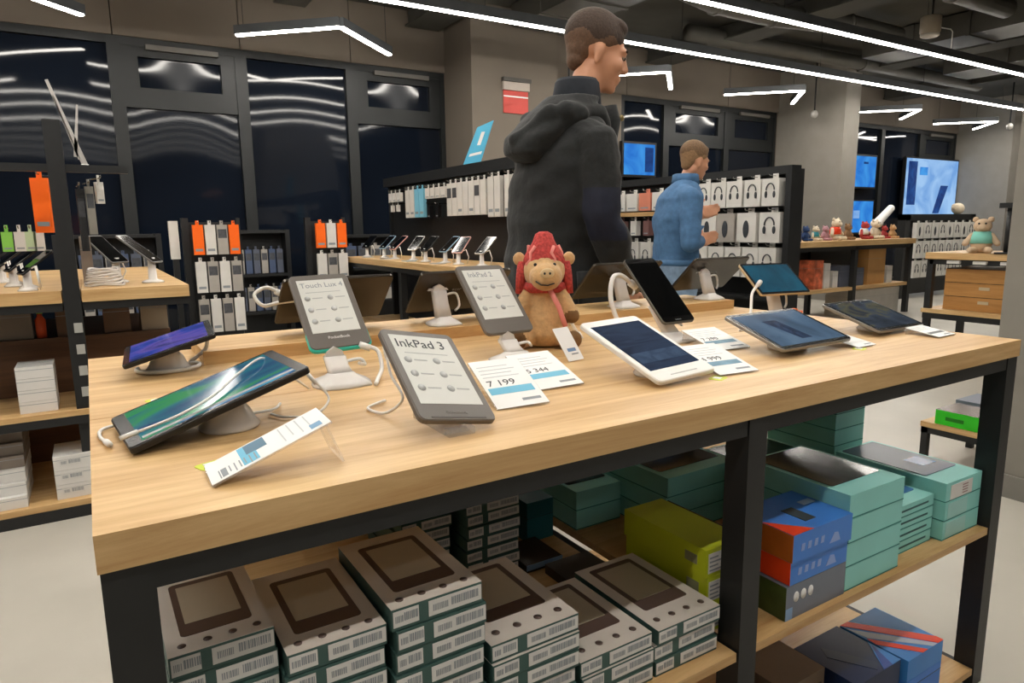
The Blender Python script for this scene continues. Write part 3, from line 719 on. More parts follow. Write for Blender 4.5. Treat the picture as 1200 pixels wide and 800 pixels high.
def puck_stand(label, x, y, top, tiltx, tilty, ring=False):
    t = thing('puck_stand', label, 'display stand', (x, y, TH), 0, 'round puck stands')
    h = top - TH
    MB().lathe([(0.040, 0), (0.042, 0.004), (0.036, 0.012), (0.030, h * 0.6), (0.020, h * 0.9)], n=24).build('foot', FROST, t)
    MB().lathe([(0.022, h * 0.88), (0.024, h)], n=20).build('pad', mat('grey_pad', '#6e6a66', 0.5), t)
    if ring:
        pts = [(0.058 * math.cos(R(a)), 0.05 * math.sin(R(a)), 0.006) for a in range(-200, 60, 20)]
        cable('cord', pts + [(0.075, 0.03, 0.03), (0.08, 0.02, h + 0.01)], 0.0042, WHITE, t)
    else:
        cable('cord', [(0.03, 0.02, 0.01), (0.07, 0.04, 0.006), (0.09, 0.08, 0.004)], 0.0022, WHITE, t)
puck_stand('round stand under the small violet screened tablet', 0.140, 0.815, 0.945, 0, 0, True)
puck_stand('round stand under the large black tablet', 0.172, 0.308, 0.942, 0, 0)
puck_stand('round stand under the white framed tablet', 0.915, 0.215, 0.932, 0, 0)
puck_stand('round stand under the pale blue landscape tablet', 1.345, 0.245, 0.932, 0, 0)
puck_stand('round stand under the rightmost dark tablet', 1.760, 0.285, 0.925, 0, 0)
ws = thing('wedge_stand', 'clear wedge stand propping up the InkPad 3 reader', 'display stand', (0.432, 0.142, TH))
MB().prism([(-0.045, 0.0), (0.06, 0.0), (0.06, 0.050), (0.052, 0.050), (-0.04, 0.002)], -0.02, 0.02, 0, Matrix.Rotation(R(90), 4, 'Z') @ Matrix.Rotation(R(90), 4, 'X')).build('wedge', CLEAR, ws)
MB().box(-0.02, 0.02, -0.060, -0.045, 0.0, 0.010).build('lip', CLEAR, ws)

# loose cables
def cord(label, pts, r=0.0022):
    t = thing('white_cable', label, 'cable', pts[0], 0, 'white cables on the table')
    p0 = Vector(pts[0]); cable('cord', [Vector(p) - p0 for p in pts], r, WHITE, t)
    d = (Vector(pts[1]) - p0).normalized(); MB().tube([-d * 0.012, d * 0.010], r * 1.7, 8).build('plug', WHITE, t)
# lies across the large tablet: tablet plane rises from z .913 at X .034 to .986 at X .27
def onl2(x, y): return 0.913 + (x - 0.034) * 0.30 + 0.006
cord('white cable lying across the large black tablet screen', [(0.045, 0.255, onl2(0.045, 0) + 0.002), (0.10, 0.258, onl2(0.10, 0)), (0.15, 0.285, onl2(0.15, 0)), (0.19, 0.33, onl2(0.19, 0) + 0.004), (0.235, 0.375, onl2(0.235, 0) + 0.004), (0.26, 0.415, 0.96), (0.30, 0.44, 0.93), (0.33, 0.47, 0.903)], 0.002)
cord('white cable loop at the corner of the large tablet', [(0.020, 0.30, 0.906), (-0.0 + 0.012, 0.345, 0.904), (0.016, 0.385, 0.904), (0.05, 0.40, 0.904), (0.10, 0.395, 0.904)], 0.0024)
cord('white cable running from the large tablet to the frosted stand', [(0.30, 0.33, 0.95), (0.32, 0.315, 0.92), (0.29, 0.29, 0.904), (0.25, 0.30, 0.904), (0.235, 0.33, 0.904)], 0.002)
cord('white cable curling at the left back-turned tablet', [(0.405, 0.97, 1.03), (0.375, 0.965, 1.045), (0.345, 0.955, 1.03), (0.36, 0.94, 1.005), (0.40, 0.94, 1.01), (0.46, 0.93, 1.012), (0.50, 0.91, 1.0)], 0.0045)
cord('white cable dangling left of the InkPad 3 reader', [(0.40, 0.27, 0.99), (0.395, 0.24, 0.96), (0.40, 0.21, 0.93), (0.38, 0.23, 0.906), (0.37, 0.28, 0.904), (0.41, 0.31, 0.904)], 0.0022)
cord('thick white cord arching left of the black device', [(1.20, 0.60, 1.03), (1.16, 0.60, 1.055), (1.12, 0.585, 1.05), (1.095, 0.56, 1.0), (1.10, 0.53, 0.94), (1.125, 0.50, 0.904)], 0.006)
cord('white cord arching behind the white tablet', [(1.06, 0.64, 0.904), (1.035, 0.66, 0.96), (1.02, 0.67, 1.0), (1.04, 0.69, 1.015), (1.06, 0.72, 1.0)], 0.0045)
cord('white cord falling from the teal screened tablet', [(1.64, 0.56, 1.01), (1.60, 0.55, 0.985), (1.56, 0.52, 0.94), (1.50, 0.49, 0.905), (1.46, 0.47, 0.904)], 0.004)
cord('white cord on the right of the turquoise rimmed reader', [(0.455, 0.52, 0.958), (0.475, 0.51, 0.95), (0.475, 0.49, 0.92), (0.455, 0.46, 0.906), (0.44, 0.43, 0.904)], 0.004)

# ------------------------------------------------------------------ price cards
def price_card(label, price, w, h, pos, yaw, tilt, roll=0, band=CYAN, tail='', big=0.022, tip=False):
    t = thing('price_card', label, 'price card', pos, 0, 'price cards'); t.rotation_mode = 'YXZ'; t.rotation_euler = (R(tilt), R(roll), R(yaw))
    MB().slab(w, h, 0.0022, 0.002, 0.0004).build('card_holder', CLEAR, t)
    c = MB().slab(w - 0.002, h - 0.002, 0.0006, 0.001, 0.0001, 0, 0.001, 0, 0.0006).build('card', PAPER, t)
    if price: text('price_text', price, big, INK, c, (-w * 0.40, h * 0.44, 0.0008))
    box('blue_band', -w * 0.44, w * 0.40, h * 0.27, h * 0.40, 0.0005, 0.0009, band, c)
    for q in range(4): box('text_line', -w * 0.40, w * (0.30 - 0.1 * (q % 2)), h * (0.62 + q * 0.075), h * (0.62 + q * 0.075) + 0.0016, 0.0005, 0.0009, mat('faint_ink', '#c3c6c8', 0.6), c)
    box('shop_mark', w * 0.05, w * 0.40, h * 0.10, h * 0.145, 0.0005, 0.0009, GREYINK, c)
    # support foot behind, so that the card stands on the table
    fh = h * math.sin(R(tilt)) * 0.96
    L = h * 0.96
    MB().box(-w / 2 + 0.004, w / 2 - 0.004, L - 0.003, L, -0.0022 - fh / max(math.cos(R(tilt)), 0.2) * 0.98, -0.0022).build('card_foot', CLEAR, t)
    return t
BANDB = mat('band_steel', '#6d93a8', 0.6, var=0.2, scale=40)
price_card('price card reading 7 199 beside the InkPad 3 reader', '7 199', 0.092, 0.137, (0.580, 0.155, 0.903), -7.1, 22, -1.5)
price_card('price card reading 5 344 in front of the plush', '5 344', 0.093, 0.135, (0.705, 0.226, 0.903), -4.3, 16.7, -1.5, big=0.02)
price_card('price card reading 4 999 beside the white tablet', '4 999', 0.098, 0.132, (1.045, 0.125, 0.903), -6, 15, 0, BANDB)
price_card('price card behind the one reading 4 999', '7 290', 0.100, 0.130, (1.235, 0.300, 0.903), -8, 13, -1, BANDB, big=0.02)
price_card('small white price card right of the pale blue tablet', '', 0.075, 0.085, (1.505, 0.150, 0.903), 2, 10, 0, mat('band_blank', '#e0e0de', 0.6))
price_card('small white price card at the right end of the table', '', 0.085, 0.085, (1.800, 0.130, 0.903) if False else (1.795, 0.120, 0.903), 2, 9, 0, mat('band_grey', '#6d7072', 0.6))
# the tag at the left end, facing the short side
t = price_card('tilted price tag with a code block near the front left corner', '', 0.067, 0.146, (0.113, 0.098, 0.904), -91.4, 21, 2)
c = [k for k in t.children if k.name.startswith('card') and 'foot' not in k.name and 'holder' not in k.name][0]
for i in range(8): box('text_line', 0.004, 0.028 - 0.003 * (i % 3), 0.012 + i * 0.006, 0.0135 + i * 0.006, 0.0007, 0.001, GREYINK, c)
box('steel_block', -0.029, 0.0, 0.047, 0.072, 0.0006, 0.001, mat('steel_blue_print', '#5d7f95', 0.6), c)
box('corner_mark', 0.012, 0.026, 0.122, 0.136, 0.0006, 0.001, mat('mark_blue', '#7fa7c9', 0.6), c)
t = price_card('white price tag lying behind the large black tablet', '', 0.06, 0.15, (0.085, 0.500, 0.904), -92, 8, 0)
for lab, x, y in (('lime sticker under the tilted price tag', 0.125, 0.148), ('lime sticker behind the large black tablet', 0.098, 0.545), ('lime sticker below the 4 999 price card', 0.985, 0.125), ('lime sticker at the small right price card', 1.472, 0.150)):
    t = thing('lime_sticker', lab, 'sticker', (x, y, TH + 0.0008), R(20), 'lime stickers')
    MB().slab(0.035, 0.026, 0.001, 0.006, 0.0002, 0, -0.013).build('sticker_base', LIME, t); box('sticker_print', -0.008, 0.006, -0.006, 0.008, 0, 0.0006, PAPER, t)
t = thing('orange_tag', 'small orange ribbon lying between the right tablets', 'ribbon', (1.90 - 0.06, 0.60, TH + 0.001), R(-20))
MB().prism([(-0.04, -0.012), (0.035, -0.016), (0.045, 0.0), (0.03, 0.016), (-0.035, 0.014)], 0, 0.012).build('fold', mat('orange_cloth', '#e8703a', 0.7), t)
MB().prism([(-0.02, -0.01), (0.02, -0.012), (0.02, 0.010)], 0.012, 0.02).build('knot', mat('orange_cloth', '#e8703a', 0.7), t)

# ------------------------------------------------------------------ remeshed figures
from mathutils import noise
def solid(mb, name, mats, voxel, assign, parent, smooth_iter=4, factor=0.5, folds=None):
    me = mb.mesh(name, mats)
    o = bpy.data.objects.new(name, me); col.objects.link(o)
    rm = o.modifiers.new('remesh', 'REMESH'); rm.mode = 'VOXEL'; rm.voxel_size = voxel; rm.use_smooth_shade = True
    sm = o.modifiers.new('smooth', 'SMOOTH'); sm.iterations = smooth_iter; sm.factor = factor
    dg = bpy.context.evaluated_depsgraph_get()
    me2 = bpy.data.meshes.new_from_object(o.evaluated_get(dg))
    me2.materials.clear()
    for m in mats: me2.materials.append(m)
    idx = [assign(p.center) for p in me2.polygons]
    if folds:
        amp, which = folds
        cloth = set(v for p, i in zip(me2.polygons, idx) if i in which for v in p.vertices)
        nrm = [v.normal.copy() for v in me2.vertices]
        for k in cloth:
            c = me2.vertices[k].co
            q = Vector((c.x * 5 + c.z * 5, c.y * 5, c.z * 9 - c.x * 4))
            me2.vertices[k].co = c + nrm[k] * amp * (noise.noise(q) + 0.5 * noise.noise(q * 2.1))
    me2.polygons.foreach_set('material_index', idx); me2.polygons.foreach_set('use_smooth', [True] * len(idx)); me2.update()
    bpy.data.objects.remove(o)
    return link(name, me2, parent)

def hand(m, wrist, fwd, side, s=1.0, curl=0.5):
    """palm and five fingers from a wrist point; fwd = along the hand, side = towards the thumb"""
    w = Vector(wrist); f = Vector(fwd).normalized(); t = Vector(side); t = (t - f * t.dot(f)).normalized(); n = f.cross(t)
    for k in range(4):
        a = w + f * 0.02 * s + t * (0.022 - 0.014 * k) * s; b = w + f * 0.085 * s + t * (0.030 - 0.019 * k) * s
        m.cap(a, b, 0.014 * s, 0.013 * s, 10)
        L = (0.040, 0.045, 0.042, 0.032)[k] * s
        c = b + (f * math.cos(curl) + n * math.sin(curl)) * L; d = c + (f * math.cos(curl * 2.2) + n * math.sin(curl * 2.2)) * L * 0.8
        m.cap(b, c, 0.010 * s, 0.009 * s, 8); m.cap(c, d, 0.009 * s, 0.0075 * s, 8)
    a = w + f * 0.03 * s + t * 0.025 * s; b = a + (f * 0.5 + t * 0.8).normalized() * 0.045 * s; c = b + (f * 0.9 + t * 0.3).normalized() * 0.035 * s
    m.cap(a, b, 0.013 * s, 0.011 * s, 8); m.cap(b, c, 0.011 * s, 0.009 * s, 8)

def head_parts(m, C, pitch, yaw, s):
    M = Matrix.Translation(C) @ Matrix.Rotation(yaw, 4, 'Z') @ Matrix.Rotation(pitch, 4, 'Y') @ Matrix.Scale(s, 4)
    m.ell((-0.015, 0, 0.035), (0.100, 0.076, 0.088), 24, 16, 0, M)
    m.ell((0.028, 0, -0.025), (0.070, 0.062, 0.095), 20, 14, 0, M)
    m.ell((0.048, 0, -0.088), (0.042, 0.042, 0.032), 16, 10, 0, M)
    m.ell((0.0, 0, -0.062), (0.055, 0.058, 0.050), 16, 10, 0, M)
    m.ell((0.080, 0, 0.018), (0.022, 0.050, 0.018), 14, 8, 0, M)
    for sgn in (-1, 1):
        m.ell((0.062, sgn * 0.038, -0.030), (0.032, 0.022, 0.026), 12, 8, 0, M)
        m.ell((-0.008, sgn * 0.070, -0.024), (0.016, 0.009, 0.028), 12, 10, 0, M)
        m.ell((-0.006, sgn * 0.075, -0.013), (0.016, 0.007, 0.019), 12, 8, 0, M)
        m.ell((-0.008, sgn * 0.073, -0.048), (0.011, 0.008, 0.010), 10, 8, 0, M)
    p = [M @ Vector(v) for v in ((0.092, 0, 0.012), (0.112, 0, -0.028))]
    m.cap(p[0], p[1], 0.009 * s, 0.014 * s, 10)
    m.ell((0.104, 0, -0.034), (0.012, 0.018, 0.010), 12, 8, 0, M)
    m.ell((0.094, 0, -0.062), (0.012, 0.025, 0.008), 12, 8, 0, M)
    m.ell((0.092, 0, -0.074), (0.011, 0.022, 0.008), 12, 8, 0, M)
    m.ell((0.080, 0, -0.100), (0.018, 0.022, 0.016), 12, 8, 0, M)
    return M
def head_details(t, M, hairm, s, fringe=0.0, fadec='#5e4635'):
    h = MB()
    h.ell((-0.020, 0, 0.045), (0.104, 0.080, 0.090), 28, 18)
    h.ell((0.030, 0, 0.082 + fringe), (0.056, 0.058, 0.034), 18, 10)
    h.ell((-0.050, 0, 0.004), (0.056, 0.062, 0.064), 18, 12); h.ell((-0.058, 0, -0.040), (0.036, 0.044, 0.040), 14, 10)
    for sg in (-1, 1): h.ell((0.006, sg * 0.066, 0.040), (0.034, 0.012, 0.034), 12, 8)
    h.v = [tuple(M @ Vector(v)) for v in h.v]
    Mi = M.inverted(); fade = mat(hairm.name + '_faded_sides', fadec, 0.75, var=0.2, scale=120, bump=0.2)
    solid(h, 'hair', [hairm, fade], 0.006, lambda c: 1 if (Mi @ c).z < 0.028 + 0.012 * math.sin((Mi @ c).x * 60) else 0, t, 3)
    for sg in (-1, 1):
        e = MB(); e.ell((0.083, sg * 0.030, -0.002), (0.009, 0.010, 0.006), 12, 8, 0, M); e.build('eye', mat('eye_shade', '#93806f', 0.3), t)
        e = MB(); e.ell((0.092, sg * 0.030, -0.002), (0.004, 0.006, 0.006), 10, 6, 0, M); e.build('iris', mat('iris_brown', '#2c2018', 0.2), t)
        e = MB(); e.ell((0.090, sg * 0.032, 0.020), (0.007, 0.018, 0.004), 10, 6, 0, M); e.build('eyebrow', hairm, t)

SKIN = mat('skin', '#c58f70', 0.5, var=0.05, scale=20)
JACK = mat('charcoal_jacket_cloth', '#1b1d1e', 0.9, var=0.18, scale=60, bump=0.15, sheen=0.1)
TROU = mat('dark_trousers', '#23262e', 0.85, var=0.1, scale=50)
SHOE = mat('black_shoe', '#17171a', 0.5)
NAVYP = mat('navy_elbow_patch', '#171b2c', 0.85, var=0.1, scale=60)
# man in the dark jacket: faces along the table (+X)
man = thing('person', 'person in dark hooded jacket walking behind the table', 'person', (1.575, 1.42, 0))
m = MB()
m.loft([(0.80, -0.055, 0, 0.185, 0.215), (0.95, -0.05, 0, 0.18, 0.21), (1.15, -0.035, 0, 0.162, 0.198), (1.32, -0.02, 0, 0.162, 0.208), (1.45, 0.0, 0, 0.150, 0.205), (1.55, 0.02, 0, 0.115, 0.16), (1.62, 0.045, 0, 0.08, 0.09), (1.66, 0.06, 0, 0.05, 0.05)], 28, 0, None, 2.4)
for sg in (-1, 1):
    m.cap((0.0, sg * 0.11, 1.49), (0.01, sg * 0.185, 1.46), 0.082, 0.080)
m.cap((0.01, -0.195, 1.455), (-0.005, -0.25, 1.20), 0.080, 0.066); m.cap((-0.005, -0.25, 1.20), (0.105, -0.245, 0.975), 0.066, 0.052)
m.cap((0.01, 0.195, 1.455), (0.0, 0.25, 1.20), 0.080, 0.066); m.cap((0.0, 0.25, 1.20), (0.13, 0.235, 0.98), 0.066, 0.052)
hand(m, (0.115, -0.243, 0.955), (0.35, 0, -1), (0.9, 0.3, 0.3), 1.1, 0.35)
hand(m, (0.145, 0.233, 0.96), (0.35, 0, -1), (0.9, -0.3, 0.3), 1.1, 0.35)
for sg, fx in ((-1, 0.16), (1, -0.14)):
    m.cap((-0.04, sg * 0.09, 0.92), (fx * 0.6, sg * 0.10, 0.52), 0.100, 0.078); m.cap((fx * 0.6, sg * 0.10, 0.52), (fx * 0.8 - 0.03, sg * 0.10, 0.11), 0.076, 0.056)
    m.ell((fx * 0.8 + 0.04, sg * 0.105, 0.045), (0.145, 0.052, 0.046)); m.ell((fx * 0.8 - 0.03, sg * 0.105, 0.06), (0.06, 0.05, 0.06))
m.cap((0.06, 0, 1.57), (0.12, 0, 1.73), 0.066, 0.060)
Mh = head_parts(m, Vector((0.155, -0.005, 1.825)), R(16), R(-22), 1.13)
def man_mat(c):
    if c.z < 0.10: return 3
    if c.z > 1.60 and c.x > -0.02: return 0
    if c.z < 0.965 and abs(c.y) > 0.195 and c.x > 0.055: return 0
    if c.z < 0.815: return 2
    if c.y < -0.215 and 1.13 < c.z < 1.31 and c.x < 0.045: return 4
    return 1
solid(m, 'body', [SKIN, JACK, TROU, SHOE, NAVYP], 0.0075, man_mat, man, 3, 0.5, (0.013, (1, 2, 4)))
head_details(man, Mh, mat('brown_hair', '#3b2c22', 0.75, var=0.25, scale=120, bump=0.3), 1.13, 0.006)
h = MB()   # hood lying on the back, with its folds
h.loft([(1.405, -0.165, 0, 0.03, 0.06), (1.44, -0.165, 0, 0.06, 0.105), (1.50, -0.125, 0, 0.085, 0.140), (1.565, -0.055, 0, 0.105, 0.140), (1.62, 0.015, 0, 0.103, 0.118), (1.65, 0.04, 0, 0.095, 0.100)], 24, 0, None, 2.2)
h.cap((-0.20, 0.0, 1.49), (-0.12, -0.10, 1.57), 0.03, 0.035); h.cap((-0.14, -0.06, 1.47), (-0.02, -0.135, 1.57), 0.03, 0.035)
for sg in (-1, 1):
    h.cap((-0.07, sg * 0.115, 1.575), (0.09, sg * 0.105, 1.58), 0.042, 0.032); h.cap((0.09, sg * 0.105, 1.58), (0.165, sg * 0.05, 1.53), 0.032, 0.028)
solid(h, 'hood', [JACK], 0.009, lambda c: 0, man, 3, 0.5, (0.012, (0,)))
k = MB()
k.loft([(1.58, 0.06, 0, 0.100, 0.100), (1.65, 0.066, 0, 0.094, 0.088), (1.705, 0.068, 0, 0.086, 0.079), (1.718, 0.068, 0, 0.078, 0.071), (1.65, 0.068, 0, 0.084, 0.080), (1.59, 0.06, 0, 0.08, 0.078)], 24)
k.build('collar', mat('collar_navy', '#1c2028', 0.85, var=0.1, scale=60), man)
fl = MB(); fl.loft([(0.83, 0.135, -0.05, 0.030, 0.07), (1.2, 0.140, -0.05, 0.028, 0.065), (1.45, 0.165, -0.04, 0.028, 0.06), (1.57, 0.195, -0.03, 0.032, 0.065), (1.63, 0.20, -0.02, 0.018, 0.05)], 14); fl.build('front_placket', JACK, man)
for z in (1.15, 1.33, 1.58):
    b = MB(); b.ell((0.165 if z < 1.5 else 0.215, -0.10 if z < 1.5 else -0.085, z), (0.010, 0.010, 0.012), 10, 8); b.build('button', mat('brass_button', '#8a7a50', 0.35, 0.6), man)
pk = MB(); pk.loft([(0.90, -0.02, -0.222, 0.07, 0.012), (1.02, -0.02, -0.218, 0.075, 0.012)], 16, 0, None, 4); pk.build('pocket_flap', JACK, man)

# man in the blue shirt at the headphone rack
DENIM = mat('blue_denim_shirt', '#456a90', 0.85, var=0.14, scale=40, bump=0.15)
JEAN = mat('pale_jeans', '#7c93ad', 0.85, var=0.2, scale=30)
bm_ = thing('person', 'person in blue denim shirt reaching towards the headphone rack', 'person', (2.88, 2.12, 0), R(-26))
m = MB()
m.loft([(0.84, 0, 0, 0.115, 0.165), (0.95, 0, 0, 0.125, 0.175), (1.08, 0.0, 0, 0.120, 0.165), (1.22, 0.01, 0, 0.125, 0.185), (1.32, 0.02, 0, 0.115, 0.185), (1.385, 0.035, 0, 0.085, 0.13), (1.43, 0.05, 0, 0.055, 0.06)], 28, 0, None, 2.3)
for sg in (-1, 1): m.cap((0.01, sg * 0.10, 1.335), (0.02, sg * 0.172, 1.315), 0.062, 0.062)
m.cap((0.02, -0.178, 1.31), (0.0, -0.235, 1.08), 0.060, 0.050); m.cap((0.0, -0.235, 1.08), (0.10, -0.11, 1.085), 0.050, 0.038)
m.cap((0.02, 0.178, 1.31), (0.11, 0.225, 1.12), 0.060, 0.050); m.cap((0.11, 0.225, 1.12), (0.155, 0.07, 1.235), 0.050, 0.036)
hand(m, (0.105, -0.105, 1.087), (0.65, 0.7, 0.1), (0, 0.3, 1), 1.0, 0.5)
hand(m, (0.16, 0.066, 1.24), (0.75, 0.55, 0.1), (0, 0.3, 1), 1.0, 0.5)
for sg in (-1, 1):
    m.cap((0, sg * 0.085, 0.86), (0.02, sg * 0.095, 0.48), 0.098, 0.070); m.cap((0.02, sg * 0.095, 0.48), (-0.02, sg * 0.095, 0.10), 0.068, 0.052)
    m.ell((0.05, sg * 0.10, 0.042), (0.13, 0.046, 0.042)); m.ell((-0.02, sg * 0.10, 0.055), (0.05, 0.044, 0.055))
m.cap((0.05, 0, 1.38), (0.082, 0, 1.48), 0.050, 0.046)
Mh2 = head_parts(m, Vector((0.098, -0.005, 1.532)), R(14), R(18), 0.82)
def blue_mat(c):
    if c.z < 0.09: return 3
    if c.z > 1.425: return 0
    if c.x > 0.118 and -0.14 < c.y < 0.08 and 1.03 < c.z < 1.15: return 0
    if c.x > 0.168 and 1.15 <= c.z < 1.33: return 0
    if c.z < 0.985: return 2
    return 1
solid(m, 'body', [SKIN, DENIM, JEAN, SHOE], 0.0075, blue_mat, bm_, 4, 0.5, (0.010, (1, 2)))
head_details(bm_, Mh2, mat('sandy_hair', '#6a5138', 0.75, var=0.2, scale=120, bump=0.3), 0.82, 0.0, '#8a6b4c')
k = MB(); k.loft([(1.40, 0.05, 0, 0.078, 0.080), (1.455, 0.05, 0, 0.072, 0.072), (1.46, 0.05, 0, 0.062, 0.062), (1.40, 0.05, 0, 0.062, 0.066)], 22); k.build('collar', DENIM, bm_)
k = MB(); k.loft([(0.955, 0, 0, 0.130, 0.180), (0.985, 0, 0, 0.130, 0.180)], 24, 0, None, 2.3); k.build('shirt_hem', DENIM, bm_)

# ------------------------------------------------------------------ plush toy
PLUSH = mat('tan_plush', '#cda574', 0.95, var=0.12, scale=90, bump=0.3, sheen=0.3)
PBROWN = mat('brown_plush_paw', '#7a5a38', 0.95, var=0.12, scale=90, bump=0.3)
KNIT = mat('red_knit', '#b94541', 0.95, var=0.35, scale=160, bump=0.4)
pl = thing('plush_toy', 'tan plush animal in red knitted hat and scarf sitting upright', 'soft toy', (0.925, 0.60, TH), R(-32))
m = MB()
# local frame: -Y faces the camera
m.loft([(0.004, 0, 0, 0.045, 0.04), (0.03, 0, 0, 0.062, 0.055), (0.07, 0, 0.004, 0.055, 0.050), (0.115, 0, 0.008, 0.042, 0.038), (0.15, 0, 0.008, 0.028, 0.028)], 20)
m.ell((0, 0.0, 0.178), (0.050, 0.046, 0.046), 20, 14)
m.ell((0.002, -0.036, 0.166), (0.038, 0.036, 0.033), 18, 12)
for sg in (-1, 1):
    m.cap((sg * 0.030, -0.01, 0.028), (sg * 0.062, -0.060, 0.024), 0.026, 0.022); m.cap((sg * 0.036, 0.0, 0.125), (sg * 0.062, -0.03, 0.075), 0.020, 0.019)
    m.ell((sg * 0.058, 0.006, 0.205), (0.016, 0.010, 0.017), 12, 8)
def pmat(c):
    if (Vector((abs(c.x), c.y, c.z)) - Vector((0.064, -0.066, 0.024))).length < 0.021: return 1
    if (Vector((abs(c.x), c.y, c.z)) - Vector((0.062, -0.033, 0.070))).length < 0.021: return 1
    return 0
solid(m, 'plush_body', [PLUSH, PBROWN], 0.0045, pmat, pl, 3)
h = MB(); h.loft([(0.190, 0, 0.010, 0.052, 0.046), (0.205, 0, 0.010, 0.050, 0.046), (0.225, 0, 0.012, 0.038, 0.036), (0.245, 0, 0.014, 0.026, 0.025), (0.262, 0, 0.016, 0.020, 0.019), (0.268, 0, 0.016, 0.010, 0.010)], 20); h.build('knit_hat', KNIT, pl)
for q in range(5):
    b = MB(); a = q * 1.25
    pts = [(0.052 * math.cos(u) * (1 - (zz - 0.19) * 6.5), 0.010 + 0.048 * math.sin(u) * (1 - (zz - 0.19) * 6.5), zz) for u, zz in ((a, 0.192), (a + 0.25, 0.205), (a + 0.1, 0.22), (a + 0.35, 0.235))]
    b.tube(pts, 0.004, 6); b.build('knit_stripe', mat('pink_knit', '#e88f86', 0.95), pl)
h = MB(); h.loft([(0.128, 0, 0.004, 0.044, 0.040), (0.138, 0, 0.002, 0.052, 0.047), (0.150, 0, 0.002, 0.048, 0.044)], 20); h.build('knit_scarf', KNIT, pl)
for sg in (-1, 1):
    h = MB(); h.loft([(0.125, sg * 0.058, 0.0, 0.010, 0.014), (0.165, sg * 0.054, 0.004, 0.012, 0.016), (0.20, sg * 0.050, 0.008, 0.012, 0.018)], 12); h.build('ear_flap', KNIT, pl)
h = MB(); h.tube([(0.012, -0.040, 0.135), (0.030, -0.052, 0.10), (0.045, -0.066, 0.055)], 0.006, 8); h.build('scarf_end', mat('pink_knit', '#e88f86', 0.95), pl)
h = MB(); h.ell((0.004, -0.071, 0.176), (0.016, 0.004, 0.012), 14, 8); h.build('snout', mat('pale_plush', '#dcc196', 0.9), pl)
for sg in (-1, 1):
    e = MB(); e.ell((0.004 + sg * 0.006, -0.0755, 0.176), (0.0025, 0.0015, 0.003), 8, 6); e.build('nostril', DARK, pl)
    e = MB(); e.ell((sg * 0.022, -0.041, 0.194), (0.004, 0.003, 0.004), 8, 6); e.build('eye', DARK, pl)
h = MB(); h.tube([(-0.022, -0.064, 0.158), (-0.01, -0.069, 0.150), (0.005, -0.071, 0.149), (0.020, -0.066, 0.153)], 0.0016, 6); h.build('mouth_stitch', DARK, pl)
t = thing('paper_tag', 'white paper tag leaning against the plush toy\'s paw', 'tag', (0.871, 0.373 + 0.03, 0.9025)); t.rotation_mode = 'YXZ'; t.rotation_euler = (R(50), R(-3), R(6))
c = MB().slab(0.042, 0.082, 0.0008, 0.002, 0.0002).build('tag_card', PAPER, t)
box('tag_text', -0.010, 0.012, 0.022, 0.030, 0, 0.0004, mat('tag_blue', '#6f8fb8', 0.6), c); box('tag_text', -0.004, 0.014, 0.014, 0.017, 0, 0.0004, GREYINK, c)

# ------------------------------------------------------------------ generic shop goods
def phone_on_stand(label, loc, rz, group, m=None, s=1.0):
    t = thing('phone_stand', label, 'phone display', loc, rz, group)
    def foot(): return MB().lathe([(0.035 * s, 0), (0.036 * s, 0.004), (0.028 * s, 0.010), (0.014 * s, 0.016), (0.012 * s, 0.085 * s)], n=14).mesh('foot', FROST)
    link('foot', cached(('pfoot', s), foot), t)
    def body(): return MB().slab(0.072 * s, 0.15 * s, 0.008, 0.009, 0.0012).mesh('phone', [m or DARK])
    M = body(); o = link('phone', M, t, (0, -0.025 * s, 0.07 * s), (R(38), 0, 0))
    link('phone_screen', cached(('pscr', s), lambda: MB().slab(0.066 * s, 0.14 * s, 0.0006, 0.006, 0.0001, 0, 0.005, 0, 0.0006).mesh('phone_screen', [mat('off_glass', '#08090a', 0.07)])), o)
    link('cord', cached(('pcord', s), lambda: MB().tube([(0.01, 0.0, 0.08), (0.05, 0.02, 0.10), (0.07, 0.02, 0.05), (0.05, 0.03, 0.006)], 0.0035, 6).mesh('cord', [WHITE])), t)
    return t
